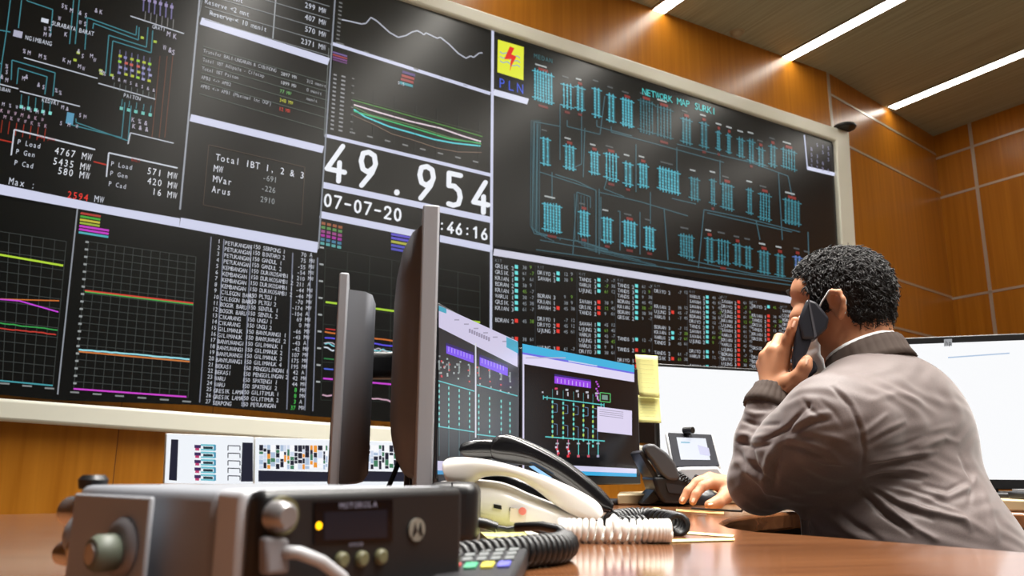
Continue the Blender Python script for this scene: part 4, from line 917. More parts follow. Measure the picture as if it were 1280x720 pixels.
# ------------------------------------------------------------------ the seated man: solids blended on a grid, then skinned
class Grid:
    def __init__(s, lo, hi, h):
        s.lo = np.array(lo, float); s.h = h; s.n = np.ceil((np.array(hi)-s.lo)/h).astype(int)+1; s.d = np.full(s.n, 1.0, np.float32)
    def sub(s, lo, hi):
        a = np.clip(np.floor((lo-s.lo)/s.h).astype(int), 0, s.n-1); b = np.clip(np.ceil((hi-s.lo)/s.h).astype(int)+1, 1, s.n)
        b = np.maximum(b, a+1)
        sl = tuple(slice(i, j) for i, j in zip(a, b))
        ax = [s.lo[i]+s.h*np.arange(a[i], b[i], dtype=np.float32) for i in range(3)]
        return sl, ax[0][:, None, None], ax[1][None, :, None], ax[2][None, None, :]
    def put(s, sl, e, k, cut=False):
        d = s.d[sl]
        if cut:
            h = np.clip(.5-.5*(d+e)/k, 0, 1); s.d[sl] = d*(1-h)+(-e)*h+k*h*(1-h)
        else:
            h = np.clip(.5+.5*(e-d)/k, 0, 1); s.d[sl] = e*(1-h)+d*h-k*h*(1-h)
    def cap(s, a, b, ra, rb=None, k=.01, cut=False):
        rb = ra if rb is None else rb; a = np.array(a, float); b = np.array(b, float); r = max(ra, rb)+k+3*s.h
        sl, X, Y, Z = s.sub(np.minimum(a, b)-r, np.maximum(a, b)+r)
        ba = b-a; L2 = max(ba.dot(ba), 1e-12)
        t = np.clip(((X-a[0])*ba[0]+(Y-a[1])*ba[1]+(Z-a[2])*ba[2])/L2, 0, 1)
        e = np.sqrt((X-a[0]-t*ba[0])**2+(Y-a[1]-t*ba[1])**2+(Z-a[2]-t*ba[2])**2)-(ra+(rb-ra)*t)
        s.put(sl, e, k, cut); return s
    def ell(s, c, M, r, k=.01, cut=False):
        """ellipsoid at c, rows of M are its axes, r its half sizes"""
        c = np.array(c, float); M = np.array(M, float); R_ = max(r)*1.15+2.2*k+3*s.h
        sl, X, Y, Z = s.sub(c-R_, c+R_); X = X-c[0]; Y = Y-c[1]; Z = Z-c[2]
        q = [(M[i][0]*X+M[i][1]*Y+M[i][2]*Z) for i in range(3)]
        k0 = np.sqrt(sum((q[i]/r[i])**2 for i in range(3))); k1 = np.sqrt(sum((q[i]/r[i]**2)**2 for i in range(3)))+1e-9
        s.put(sl, k0*(k0-1)/k1, k, cut); return s
    def chain(s, pts, rs, k=.01, **q):
        for i in range(len(pts)-1): s.cap(pts[i], pts[i+1], rs[i], rs[i+1], k, **q)
        return s
    def mesh(s, smooth=2):
        D = s.d; I = D < 0; n = D.shape
        c = [I[i:n[0]-1+i, j:n[1]-1+j, k:n[2]-1+k] for i in (0,1) for j in (0,1) for k in (0,1)]
        a = c[0].copy(); o = c[0].copy()
        for q in c[1:]: a &= q; o |= q
        cell = np.argwhere(o & ~a); idx = np.full(tuple(x-1 for x in n), -1, np.int64); idx[tuple(cell.T)] = np.arange(len(cell))
        acc = np.zeros((len(cell), 3)); cnt = np.zeros(len(cell))
        off = [(i, j, k) for i in (0,1) for j in (0,1) for k in (0,1)]
        for p in off:
            for ax in range(3):
                if p[ax]: continue
                q = list(p); q[ax] = 1
                v0 = D[tuple((cell+p).T)]; v1 = D[tuple((cell+q).T)]; m = (v0 < 0) != (v1 < 0)
                t = np.where(m, v0/np.where(m, v0-v1, 1), 0); P = np.repeat(np.array(p, float)[None], len(cell), 0); P[:, ax] += t
                acc[m] += P[m]; cnt[m] += 1
        V = s.lo+s.h*(cell+acc/cnt[:, None]); F = []
        for ax in range(3):
            u, v = (ax+1) % 3, (ax+2) % 3
            s0 = [slice(None)]*3; s1 = [slice(None)]*3; s0[ax] = slice(0, n[ax]-1); s1[ax] = slice(1, n[ax])
            A, B = I[tuple(s0)], I[tuple(s1)]; e = np.argwhere(A != B)
            e = e[(e[:, u] > 0) & (e[:, v] > 0) & (e[:, u] < n[u]-1) & (e[:, v] < n[v]-1)]
            ins = A[tuple(e.T)]; du = np.zeros(3, int); dv = np.zeros(3, int); du[u] = 1; dv[v] = 1
            g = [idx[tuple((e-x).T)] for x in (du*0, du, du+dv, dv)]
            q = np.stack(g, 1); q = np.where(ins[:, None], q, q[:, ::-1]); F.append(q)
        F = np.concatenate(F); F = F[(F >= 0).all(1)]
        for _ in range(smooth):                      # light smoothing
            S_ = np.zeros_like(V); C_ = np.zeros(len(V))
            for i in range(4):
                a_, b_ = F[:, i], F[:, (i+1) % 4]
                for d_ in range(3): S_[:, d_] += np.bincount(a_, V[b_, d_], len(V))
                C_ += np.bincount(a_, minlength=len(V))
            V = V*.5+S_/np.maximum(C_, 1)[:, None]*.5
        return V, F
def normals(V, F):
    fn = np.cross(V[F[:, 2]]-V[F[:, 0]], V[F[:, 3]]-V[F[:, 1]]); N = np.zeros_like(V)
    for i in range(4):
        for d_ in range(3): N[:, d_] += np.bincount(F[:, i], fn[:, d_], len(V))
    return N/np.maximum(np.linalg.norm(N, axis=1), 1e-12)[:, None]
def npmesh(name, V, F, parent, m, **k):
    """m: a material, or a list with one index per face in k['mi']"""
    mi = k.pop('mi', None); me = bpy.data.meshes.new(name); me.vertices.add(len(V)); me.vertices.foreach_set('co', np.asarray(V, np.float32).ravel())
    me.loops.add(F.size); me.loops.foreach_set('vertex_index', F.astype(np.int32).ravel()); me.polygons.add(len(F))
    me.polygons.foreach_set('loop_start', np.arange(0, F.size, 4, dtype=np.int32)); me.polygons.foreach_set('loop_total', np.full(len(F), 4, np.int32))
    for x in (m if isinstance(m, list) else [m]): me.materials.append(x)
    if mi is not None: me.polygons.foreach_set('material_index', mi.astype(np.int32))
    me.update(calc_edges=True); me.polygons.foreach_set('use_smooth', np.ones(len(F), bool)); me.validate()
    return link(name, me, parent, world=True, **k)
A_ = lambda x, y, Y: np.array(atY(x, y, Y))
AH = lambda x, y, Y: np.array(atY(x, y, Y+.028))
def pix(V):
    q = V-np.array(CAM); z = q@np.array(_fw); return 640+FPX*(q@np.array(RT))/z, 360-FPX*(q@np.array(UP))/z
# body frame and head frame
Fh = np.array((-.68,.72,-.13)); Fh /= np.linalg.norm(Fh); Lh = np.cross((0,0,1), Fh); Lh /= np.linalg.norm(Lh); Uh = np.cross(Fh, Lh)
Lh2 = Lh*math.cos(.05)+Uh*math.sin(.05)*0
HM = [Fh, Lh, Uh]; Hc = A_(1052,370,1.45)
H = lambda f, l, u: Hc+Fh*f+Lh*l+Uh*u
Fb = np.array((-.67,.74,0)); Fb /= np.linalg.norm(Fb); Lb = np.cross((0,0,1), Fb); BM = [Fb, Lb, np.array((0,0,1.))]
man = thing('person', 'seated man in brown jacket holding a black telephone handset to his ear', 'person', (.69,1.33,0))
skin_m = mat('skin', (186,131,98), .5, spec=.35)
_b = skin_m.node_tree.nodes['Principled BSDF']; _b.inputs['Subsurface Weight'].default_value = .12; _b.inputs['Subsurface Radius'].default_value = (.012,.005,.003); _b.inputs['Subsurface Scale'].default_value = .5
ShL, ElL, WrL = A_(1048,534,1.285), A_(950,603,1.41), A_(966,496,1.415)
Ct, Cm, Bl = A_(1106,522,1.43), A_(1118,585,1.43), A_(1138,668,1.38)
Hip = np.array((.70,1.33,.55)); ShR = ShL-Lb*.30+np.array((0,0,-.01)); ElR = np.array((.63,1.70,.815)); WrR = A_(922,611,1.76)
G = Grid((.16,.98,-.0), (1.06,2.06,1.27), .003)
# head
G.ell(H(-.008,0,-.001), HM, (.081,.065,.081), .01)
G.ell(H(.030,0,-.058), HM, (.060,.056,.062), .02)
G.cap(H(.062,0,-.104), H(.068,0,-.108), .020, .018, .02)
G.ell(H(.047,0,.018), HM, (.040,.058,.045), .02)
G.cap(H(.084,0,.004), H(.102,0,-.030), .008, .012, .010); 
for s_ in (-1, 1):
    G.cap(H(.100,s_*.010,-.034), H(.098,s_*.011,-.036), .007, .006, .006)
    G.ell(H(.083,s_*.031,.004), HM, (.014,.016,.011), .010, cut=True)
    G.ell(H(.070,s_*.031,.003), HM, (.0135,.0130,.0105), .006)
    G.cap(H(.078,s_*.016,.020), H(.068,s_*.042,.021), .006, .005, .010)
    G.ell(H(.060,s_*.042,-.028), HM, (.026,.020,.018), .018)
    # ear: plate, rim, lobe
    G.ell(H(-.020,s_*.069,-.034), [Fh*.92-Lh*s_*.39, Lh*s_*.92+Fh*.39, Uh], (.015,.006,.024), .006)
    rim = [H(-.008,s_*.070,-.032), H(-.008,s_*.073,-.018), H(-.018,s_*.079,-.009), H(-.031,s_*.081,-.014), H(-.035,s_*.081,-.029), H(-.030,s_*.077,-.043), H(-.020,s_*.071,-.054)]
    G.chain(rim, [.0045]*5+[.005,.0065], .004)
    G.ell(H(-.020,s_*.077,-.030), HM, (.008,.006,.011), .004, cut=True)
G.cap(H(.094,-.016,-.064), H(.094,.016,-.064), .0055, .0055, .006); G.cap(H(.090,-.013,-.073), H(.090,.013,-.073), .006, .006, .006)
G.cap(H(.105,-.018,-.0685), H(.105,.018,-.0685), .002, .002, .003, cut=True)
# neck and trunk
Nb = A_(1086,468,1.43)
G.cap(H(-.014,0,-.055), Nb+Fb*.008, .051, .057, .018); G.cap(H(-.030,0,-.05), Nb-Fb*.004, .040, .052, .018)
G.ell(Ct, BM, (.095,.16,.10), .04); G.ell(Cm, BM, (.10,.155,.12), .04); G.ell(Bl, BM, (.11,.15,.13), .04); G.ell(Hip, BM, (.12,.165,.12), .04)
G.cap(ShL, Nb, .048, .05, .03); G.cap(ShR, Nb, .048, .05, .03)
G.cap(ShL, ElL, .048, .038, .02); G.cap(ElL, WrL, .037, .026, .02); G.cap(ShR, ElR, .048, .038, .02); G.cap(ElR, WrR, .037, .026, .02)
# legs
for s_ in (-1, 1):
    h0 = Hip+Lb*s_*.09; kn = h0+Fb*.42+np.array((0,0,-.03)); an = kn+Fb*(.05)+np.array((0,0,-.43)); an[2] = .09
    G.chain([h0, kn, an], [.08,.055,.038], .03); G.cap(an+(0,0,-.03), an+Fb*.15+(0,0,-.05), .032, .026, .02)
# left hand, round the handset
W0 = AH(969,488,1.392)
K1, K2, K3, K4 = AH(980,440,1.372), AH(967,439,1.388), AH(957,446,1.405), AH(953,456,1.42)
G.cap(WrL, W0, .026, .024, .012)
for K_, r_ in ((K1,.0125),(K2,.013),(K3,.0125),(K4,.0115)): G.cap(W0+(K_-W0)*.12, K_, .019, r_, .010)
G.chain([K1, AH(985,424,1.362), AH(990,412,1.352), AH(994,401,1.348)], [.0115,.0098,.0088,.0078], .004)
G.chain([K2, AH(974,423,1.405), AH(989,425,1.428), AH(1000,434,1.424)], [.0118,.0098,.0090,.0080], .003)
G.chain([K3, AH(965,433,1.432), AH(984,439,1.448), AH(996,446,1.436)], [.0115,.0096,.0088,.0078], .003)
G.chain([K4, AH(963,451,1.448), AH(981,456,1.458), AH(993,461,1.446)], [.0105,.0086,.0080,.0070], .003)
G.chain([AH(974,484,1.385), AH(986,479,1.365), AH(999,470,1.345), AH(1006,458,1.336), AH(1009,450,1.336)], [.020,.0165,.0115,.0105,.009], .008)
# right hand on the mouse
Y0 = 1.74
KR = [A_(889,604,1.715), A_(884,599,1.74), A_(887,597,1.765), A_(892,599,1.785)]
for K_, r_ in zip(KR, (.0125,.0125,.012,.011)): G.cap(WrR+(K_-WrR)*.15, K_, .020, r_, .010)
G.chain([KR[0], A_(878,608,1.70), A_(870,618,1.69), A_(866,627,1.685)], [.011,.0098,.0088,.0078], .004)
G.chain([KR[1], A_(871,603,1.725), A_(860,614,1.715), A_(853,626,1.71)], [.011,.0098,.009,.0078], .004)
G.chain([KR[2], A_(874,601,1.765), A_(866,610,1.765), A_(861,619,1.76)], [.011,.0095,.0085,.0075], .004)
G.chain([KR[3], A_(882,603,1.79), A_(876,610,1.795), A_(872,618,1.795)], [.0105,.009,.008,.007], .004)
G.chain([WrR*.7+KR[0]*.3, A_(906,621,1.705), A_(897,628,1.68), A_(887,631.5,1.67)], [.018,.0145,.012,.0105], .006)
V, F_ = G.mesh(1)
vz = V[:, 2]; 
body = npmesh('body', V, F_, man, skin_m); del G
# eyes and brows
for s_ in (-1, 1):
    c = Vector(H(.0715,s_*.031,.003)); MB().ell(c, (.0115,.0115,.0115), n=20).build('eye', body, mat('eye_white', (235,232,228), .2), world=True, smooth=True, angle=180)
    MB().ell(Vector(H(.0808,s_*.031,.002)), (.0045,.0045,.0045), n=14).build('iris', body, mat('iris_dark', (40,26,20), .2), world=True, smooth=True, angle=180)
    MB().tube([Vector(H(.0895,s_*.014,.024)), Vector(H(.0860,s_*.030,.029)), Vector(H(.072,s_*.048,.025))], [.003,.0034,.002], 8).build('eyebrow', body, mat('hair', (24,20,20), .6, spec=.3), world=True, smooth=True)
# nails of the two hands
nm = mat('nail', (226,176,150), .3)
for a, b in ((AH(994,401,1.340), AH(991,409,1.342)), (AH(1009.5,449,1.327), AH(1007,456,1.327)), (A_(885,631,1.660), A_(890,630,1.662)), (A_(865.5,628,1.677), A_(867.5,623,1.679)), (A_(852,627,1.702), A_(854.5,622,1.704))):
    MB().tube([Vector(a), Vector((a+b)/2), Vector(b)], [.0035,.0048,.004], 10, sy=.5).build('nail', body, nm, world=True, smooth=True)
# hair
rs = np.random.RandomState(4)
Gh = Grid(Hc-.135, Hc+.135, .0025)
Gh.ell(H(-.008,0,.003), HM, (.0855,.0695,.0840), .005); Gh.ell(H(-.024,0,-.038), HM, (.054,.056,.064), .014); Gh.ell(H(.022,0,.052), HM, (.052,.052,.034), .02)
_, X, Y, Z = Gh.sub(Gh.lo, Gh.lo+Gh.n*Gh.h)
f_ = (X-Hc[0])*Fh[0]+(Y-Hc[1])*Fh[1]+(Z-Hc[2])*Fh[2]; l_ = (X-Hc[0])*Lh[0]+(Y-Hc[1])*Lh[1]+(Z-Hc[2])*Lh[2]; u_ = (X-Hc[0])*Uh[0]+(Y-Hc[1])*Uh[1]+(Z-Hc[2])*Uh[2]
# hairline height as a function of how far forward
line = np.interp(np.asarray(f_).ravel(), [-.12,-.075,-.05,-.030,-.022,-.004,.004,.020,.034,.050,.066,.076,.11], [-.086,-.084,-.078,-.060,-.008,-.006,-.040,-.030,.004,.026,.050,.066,.085]).reshape(f_.shape)
line = line+.004*np.sin(l_*260)+.003*np.sin(f_*420)
Gh.d = np.maximum(Gh.d, ((line-u_)*.7).astype(np.float32))
nz = (np.sin(X*210+3*np.sin(Z*90))*np.sin(Y*190+2*np.sin(X*120))*np.sin(Z*230)).astype(np.float32)
nz2 = (np.sin(X*480+Z*200)*np.sin(Y*430)*np.sin(Z*450+X*150)).astype(np.float32)
Gh.d -= .0030*nz+.0012*nz2
V, F_ = Gh.mesh(1); N_ = normals(V, F_)
hair_m = grain('hair', (14,12,12), (52,44,42), (380,380,120), rough=.42, spec=.5, band=.6) if 'hair' not in MATS else None
hair_m = mat('hair'); 
hm2 = mat('hair_lock', (22,19,18), .5, spec=.35)
ho = npmesh('hair', V, F_, man, hair_m)
m = MB(); pick = rs.choice(len(V), 6500, replace=False)
sw = -Uh*.9-Fh*.35
for i in pick:
    p = V[i]; n_ = N_[i]
    if n_.dot(Hc-p) > 0: continue
    t_ = sw+rs.normal(0, .55, 3); t_ -= n_*t_.dot(n_); t_ /= np.linalg.norm(t_)+1e-9; w_ = np.cross(n_, t_)
    L_ = rs.uniform(.006,.013); cu = rs.uniform(-1,1)
    q = [p-n_*.001, p+n_*.0025+t_*L_*.4+w_*cu*L_*.15, p+n_*.0030+t_*L_*.8+w_*cu*L_*.45, p+n_*(.0022+.002*rs.rand())+t_*L_+w_*cu*L_*.8]
    m.tube([Vector(x) for x in q], [.0008,.0009,.0007,.0002], 4, caps=False)
so = m.build('hair_locks', ho, hm2, world=True, smooth=True, angle=180); so['kind'] = 'stuff'

# ------------------------------------------------------------------ jacket
J = Grid((.30,.98,.62), (1.08,1.98,1.11), .0026)
J.ell(Ct, BM, (.118,.178,.115), .05); J.ell(Cm, BM, (.128,.168,.13), .05); J.ell(Bl, BM, (.150,.172,.12), .05); J.ell(Bl+np.array((.035,-.01,-.07)), BM, (.152,.178,.10), .05)
J.ell(A_(1116,496,1.40), BM, (.062,.105,.055), .04); J.ell(A_(1140,535,1.41), BM, (.070,.125,.085), .04); J.ell(A_(1085,668,1.36), BM, (.09,.10,.10), .05)
J.cap(ShL, Nb+np.array((.01,-.01,-.03)), .072, .05, .04); J.cap(ShR, Nb+np.array((.02,0,-.03)), .068, .05, .04)
mid = (ShL+ElL)/2
J.chain([ShL, mid+np.array((0,0,.002))], [.071,.066], .065); J.chain([mid+np.array((0,0,.002)), ElL], [.066,.052], .03); J.ell(A_(1092,545,1.325), BM, (.07,.05,.09), .06)
mf = ElL*.5+WrL*.5+np.array((-.008,0,-.006))
J.chain([ElL, mf, A_(961,508,1.412)], [.051,.044,.037], .014)
J.chain([ShR, ElR+np.array((0,0,.0)), WrR+np.array((.03,0,.006))], [.072,.054,.040], .03)
# hollow for the neck
J.cap(Nb+Uh*.02+Fb*.015, Nb+Uh*.10+Fb*.03, .058, .062, .008, cut=True)
V, F_ = J.mesh(10); del J
V[:, 2] = np.where((V[:, 2] < DZ+.004) & (V[:, 0] < .475), DZ+.004+.0*V[:, 2], V[:, 2])
N_ = normals(V, F_); px_, py_ = pix(V)
see = np.clip(-(N_*((V-np.array(CAM))/np.linalg.norm(V-np.array(CAM), axis=1)[:, None])).sum(1)*2.5, 0, 1)
isarm = (px_ < 1080)
folds = [ # polyline in pixels, height (m), width (px): + ridge, - groove
 ([(1077,603),(1112,636),(1145,662),(1170,674)],.007,5,1),([(1075,612),(1105,642),(1138,668)],-.008,4,1),([(1080,600),(1120,625),(1165,640),(1203,650),(1212,662)],.007,5,1),([(1085,608),(1125,633),(1165,649)],-.006,4,1),
 ([(1080,592),(1110,586),(1135,586),(1158,592)],.006,4,1),([(1082,598),(1115,594),(1150,600)],-.006,4,1),([(1086,578),(1124,570),(1170,564)],.005,4,1),([(1088,583),(1126,577),(1165,572)],-.004,4,1),
 ([(1150,614),(1185,622),(1212,610),(1222,592)],.005,5,1),([(1155,606),(1185,613),(1205,603)],-.004,4,1),([(1080,552),(1110,535),(1130,526)],.004,4,1),([(1084,557),(1112,541),(1130,533)],-.004,3.5,1),([(1078,542),(1104,522),(1110,517)],.003,4,1),
 ([(1030,636),(1055,660),(1085,680)],.006,6,1),([(1040,632),(1068,655),(1100,676)],-.006,5,1),([(1014,650),(1035,675)],.005,6,1),([(1150,560),(1180,548),(1196,552)],.004,5,1),([(1160,540),(1190,532)],.003,5,1),
 ([(1185,640),(1215,655),(1245,672)],.005,7,1),([(1225,600),(1238,640),(1246,672)],.004,7,1),([(1130,610),(1165,620),(1190,634)],-.004,4,1),([(1095,565),(1130,556),(1158,545)],-.003,4,1),
 ([(1040,484),(1062,507),(1075,535),(1080,562),(1077,590)],-.0045,2.6,1),([(1045,480),(1068,505),(1081,535),(1086,562)],.002,3,1),
 ([(985,548),(1010,553),(1036,562),(1050,575)],.005,5,0),([(980,556),(1008,562),(1034,572)],-.005,4,0),([(995,532),(1015,520),(1036,516)],.005,5,0),([(992,540),(1014,529),(1036,525)],-.005,4,0),
 ([(970,552),(960,575),(955,600),(962,622)],.006,6,0),([(976,560),(969,585),(968,606)],-.006,5,0),([(924,512),(945,518),(970,516)],.005,5,0),([(922,524),(946,531),(972,530)],-.005,4,0),([(918,540),(940,546),(962,545)],.005,5,0),([(918,551),(942,558),(964,556)],-.005,4,0),
 ([(914,570),(930,585),(945,604)],.004,6,0),([(922,565),(938,580),(952,594)],-.004,5,0),([(1000,580),(1030,592),(1056,600)],.004,7,0),([(980,600),(1010,618),(1035,622)],-.003,6,0),([(1004,500),(1012,512),(1026,522)],-.004,4,0),([(930,618),(950,632),(975,638)],.004,5,0),
 ([(930,560),(938,590),(958,612),(990,625)],.005,4,0),([(938,556),(946,584),(966,604)],-.005,3.5,0),([(960,548),(985,535),(1012,505)],-.005,3.5,0),([(1000,565),(1030,578),(1064,580)],.004,4,0),([(1090,500),(1120,492),(1150,500)],.003,6,1),([(1095,640),(1130,655),(1160,672)],-.004,4,1),([(1200,570),(1215,600),(1212,630)],-.004,4,1),([(1100,608),(1140,616),(1180,634),(1200,640)],.004,4,1),
 ([(1008,540),(1040,545),(1062,553)],.003,5,0),([(1025,500),(1042,515),(1052,530)],-.002,4,0)]
disp = np.zeros(len(V))
for pl, amp, w_, zone in folds:
    best = np.full(len(V), 1e9); tp = np.zeros(len(V)); ns_ = len(pl)-1; w_ = w_*.8; si = 0
    for a, b in zip(pl, pl[1:]):
        ax, ay = b[0]-a[0], b[1]-a[1]; L2 = ax*ax+ay*ay; t = np.clip(((px_-a[0])*ax+(py_-a[1])*ay)/L2, 0, 1)
        dd = (px_-a[0]-t*ax)**2+(py_-a[1]-t*ay)**2; cl = dd < best; best = np.where(cl, dd, best); tp = np.where(cl, (si+t)/ns_, tp); si += 1
    g = np.exp(-best/(w_*w_))*np.sqrt(np.clip(np.sin(math.pi*np.clip(tp*.9+.05, 0, 1)), 0, 1)); disp += amp*.75*g
far_arm = (V[:, 1] > 1.55)
disp += .0012*np.sin(V[:, 0]*90+3*np.sin(V[:, 2]*60))*np.sin(V[:, 2]*110+2*np.sin(V[:, 1]*50))
V = V+N_*(disp*np.where(far_arm, .2, see))[:, None]
jm = grain('jacket_nylon', (88,77,75), (105,92,89), (500,500,500), rough=.55, spec=.35, band=.6)
_j = jm.node_tree.nodes['Principled BSDF']; _j.inputs['Sheen Weight'].default_value = .35; _j.inputs['Sheen Roughness'].default_value = .4
jac = npmesh('jacket', V, F_, man, jm)
rib = mat('jacket_rib', (60,46,38), .85)
def ribbed(name, rings, nr, m_, th=.003, rz=.0009, n=96, parent=None):
    """rings: list of (centre, axis u, axis v, ru, rv); fine vertical ribs"""
    vs = []; fs = []
    for (c, u, v, ru, rv) in rings:
        for j in range(n):
            a = 2*math.pi*j/n; k = 1+rz/ru*math.cos(a*nr); vs.append(Vector(c+u*math.cos(a)*ru*k+v*math.sin(a)*rv*k))
    for i in range(len(rings)-1):
        for j in range(n): fs.append((i*n+j, i*n+(j+1) % n, (i+1)*n+(j+1) % n, (i+1)*n+j))
    o = MB().add(vs, fs).build(name, parent or jac, m_, world=True, smooth=True, angle=180); s = o.modifiers.new('t','SOLIDIFY'); s.thickness = th; s.offset = 0; return o
# collar ring round the neck, higher at the back
ax = Uh*.9+Fb*.25; ax /= np.linalg.norm(ax); cu_ = np.cross(Lb, ax); cu_ /= np.linalg.norm(cu_)
cu_ = cu_ if cu_.dot(Fb) > 0 else -cu_
Cc = A_(1083,455,1.43)
ribbed('collar', [(Cc-ax*.020-cu_*.002, cu_, Lb, .076, .080), (Cc-ax*.006-cu_*.002, cu_, Lb, .0725, .0745), (Cc+ax*.010-cu_*.003, cu_, Lb, .071, .070), (Cc+ax*.021-cu_*.004, cu_, Lb, .0685, .067), (Cc+ax*.024-cu_*.004, cu_, Lb, .065, .063)], 32, rib, .005)
ribbed('shirt_collar', [(Cc-ax*.012, cu_, Lb, .064, .064), (Cc+ax*.012-cu_*.002, cu_, Lb, .0635, .0625), (Cc+ax*.031-cu_*.003, cu_, Lb, .0625, .061)], 2, mat('shirt_white', (236,238,240), .7), .003, 0, parent=man)
wa = WrL-ElL; wa = W0-A_(960,520,1.41); wa /= np.linalg.norm(wa); wu = np.cross(wa, (0,1,0)); wu /= np.linalg.norm(wu); wv = np.cross(wa, wu)
c0_ = A_(961,509,1.414)
ribbed('cuff', [(c0_+wa*d_, wu, wv, r_, r_) for d_, r_ in ((-.006,.0405),(.006,.0405),(.016,.0365),(.026,.0325),(.034,.0315),(.036,.029))], 24, rib, .004)
wa = WrR-ElR; wa /= np.linalg.norm(wa); wu = np.cross(wa, (0,1,.3)); wu /= np.linalg.norm(wu); wv = np.cross(wa, wu); c0_ = WrR-wa*.036
ribbed('cuff', [(c0_+wa*d_, wu, wv, r_, r_) for d_, r_ in ((-.004,.038),(.01,.036),(.022,.033),(.03,.031))], 24, rib, .004)
# trousers and shoes
T = Grid((.12,1.0,.05), (1.0,2.06,.72), .006)
T.ell(Hip, BM, (.132,.178,.125), .03)
for s_ in (-1, 1):
    h0 = Hip+Lb*s_*.09; kn = h0+Fb*.42+np.array((0,0,-.03)); an = kn+Fb*(.05); an[2] = .11
    T.chain([h0, kn, an], [.092,.068,.054], .03)
V, F_ = T.mesh(1); npmesh('trousers', V, F_, man, mat('trouser_cloth', (34,34,40), .8))
for s_ in (-1, 1):
    h0 = Hip+Lb*s_*.09; an = h0+Fb*.47; an[2] = .05
    T = Grid(an-.24, an+.26, .005); T.cap(an-Fb*.035+(0,0,.01), an+Fb*.17+(0,0,-.008), .045, .036, .01); T.cap(an+(0,0,.0), an+(0,0,.05), .046, .05, .01)
    V, F_ = T.mesh(1); V[:, 2] = np.maximum(V[:, 2], .002); npmesh('shoe', V, F_, man, mat('shoe_leather', (20,18,18), .3))
# white face mask worn over nose and chin
nU, nV = 14, 30; vs = []
for i in range(nU+1):
    u = -.040-(.092)*i/nU; sc_ = np.interp(-u, [0,.012,.04,.075,.11,.135], [.95,.98,1.02,1.04,1.02,.88]); bump = np.interp(-u, [0,.02,.045,.08,.13], [.008,.018,.018,.010,.006])
    for j in range(nV+1):
        a = math.radians(-84+168*j/nV); ff = .020+(.072*sc_)*math.cos(a)+bump*max(0, math.cos(a*1.8))+.004*math.sin(i*2.1)*.5; vs.append(Vector(H(ff, .069*sc_*math.sin(a), u+ .012*abs(math.sin(a))**3*(1-2*i/nU))))
fs = [(i*(nV+1)+j, i*(nV+1)+j+1, (i+1)*(nV+1)+j+1, (i+1)*(nV+1)+j) for i in range(nU) for j in range(nV)]
mk = MB().add(vs, fs).build('face_mask', man, mat('mask_cloth', (238,240,242), .8), world=True, smooth=True, angle=180, label='white cloth face mask'); s = mk.modifiers.new('t','SOLIDIFY'); s.thickness = .002
for s_ in (-1, 1):
    m = MB(); m.tube([Vector(H(.030,s_*.069,-.050)), Vector(H(.006,s_*.076,-.022)), Vector(H(-.014,s_*.080,-.006)), Vector(H(-.032,s_*.080,-.010)), Vector(H(-.038,s_*.079,-.030)), Vector(H(-.030,s_*.074,-.052))], .0014, 6)
    m.build('ear_loop', mk, mat('mask_cloth'), world=True, smooth=True, angle=180)
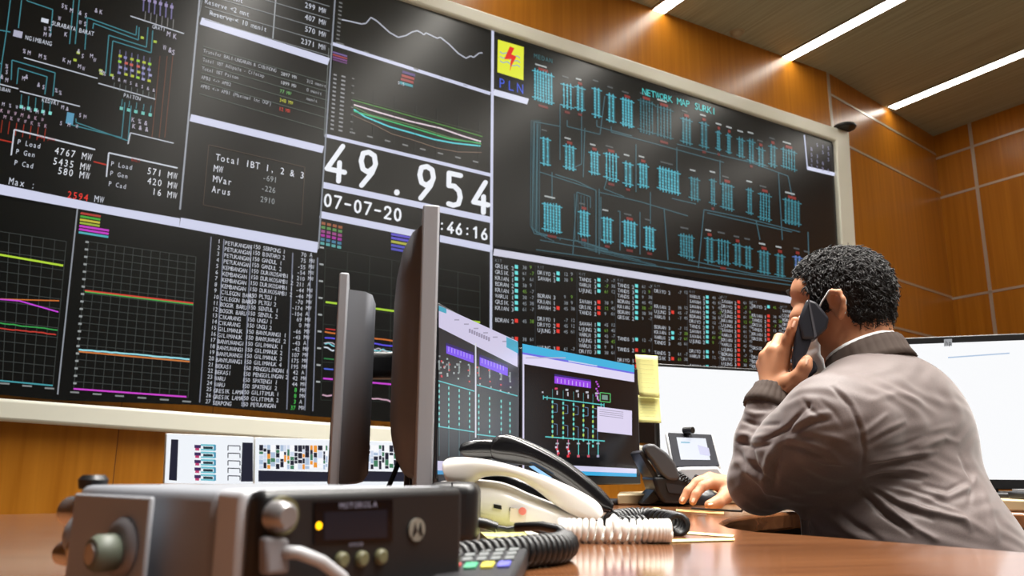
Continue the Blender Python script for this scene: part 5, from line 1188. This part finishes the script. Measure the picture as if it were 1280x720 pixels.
# ------------------------------------------------------------------ handset in the man's hand
hs = thing('telephone_handset', 'black telephone handset held to the seated man\'s ear', 'handset', atY(1005,420,1.36))
hb = mat('handset_black', (34,35,42), .35)
def hp(q, Y, th, nm, bev=.004): return pprism2(q, Y, th).build(nm, hs, hb, world=True, bevel=bev, seg=3)
def pprism2(q, Y, th):
    P = [atY(*c, Y+.028) for c in q]; dirv = Vector((.25,1,0)).normalized()
    return MB().prism(P, dirv*th)
hp([(1009,373),(1021,377),(1037,397),(1034,410),(1018,424),(1002,424),(998,401)], 1.338, .046, 'earpiece', .005)
hp([(1002,396),(1017,420),(1010,438),(1002,456),(1001,470),(993,471),(991,446),(996,405)], 1.342, .030, 'grip', .005)
hp([(994,452),(1004,448),(1018,449),(1024,462),(1012,472),(997,474)], 1.362, .045, 'mouthpiece', .006)
MB().prism([atY(*q, 1.3655) for q in ((1009.5,374),(1012,375),(1021,420),(1018,422.5))], (0,-.0006,0)).build('shell_seam', hs, mat('seam_grey', (70,70,76), .4), world=True)
m = MB(); m.tube([atY(1003,472,1.41), atY(990,484,1.42), atY(979,497,1.43), atY(976,515,1.46), atY(972,540,1.49), atY(960,580,1.52)]+[Vector((.43,1.56,.757)), Vector((.36,1.66,.757))], .0022, 8); o = m.build('handset_cord', hs, blk, world=True, smooth=True, angle=180)
# ------------------------------------------------------------------ chair
ch = thing('office_chair', 'dark office chair with chrome armrest under the seated man', 'chair', (.71,1.31,0), math.atan2(Fb[1], Fb[0])-math.pi/2)
cf = mat('chair_fabric', (32,32,36), .85); chm = mat('chrome')
MB().box((-.24,-.23,.36),(.24,.24,.425)).build('seat', ch, cf, bevel=.03, seg=4)
MB().box((-.21,-.29,.46),(.21,-.25,.70)).build('backrest', ch, cf, bevel=.018, seg=4)
m = MB(); m.tube([(0,-.18,.35),(0,-.31,.36),(0,-.31,.60)], .014, 12); m.build('back_support', ch, dark, smooth=True)
MB().cyl((0,0,.08),(0,0,.36),.025).build('gas_column', ch, chm, smooth=True)
m = MB(); 
for i in range(5):
    a = 2*math.pi*i/5; m.tube([(0,0,.10),(.27*math.cos(a),.27*math.sin(a),.065)], [.022,.014], 10)
m.build('star_base', ch, dark, smooth=True)
for i in range(5):
    a = 2*math.pi*i/5; x, y = .27*math.cos(a), .27*math.sin(a); MB().cyl((x-.012*math.sin(a)*-1,y-.012*math.cos(a),.0285),(x+.012*math.sin(a)*-1,y+.012*math.cos(a),.0285),.028).build('caster', ch, dark, smooth=True)
for s_ in (-1, 1):
    m = MB(); q = [(s_*.22,.02,.37),(s_*.275,.02,.39),(s_*.285,.02,.60),(s_*.285,.06,.665),(s_*.285,.16,.675)] if s_ > 0 else [(s_*.22,.02,.37),(s_*.275,.02,.39),(s_*.285,-.12,.60),(s_*.285,-.12,.65),(s_*.285,.0,.655)]
    m.tube(q, .011, 12); m.build('armrest', ch, chm, smooth=True, angle=180)
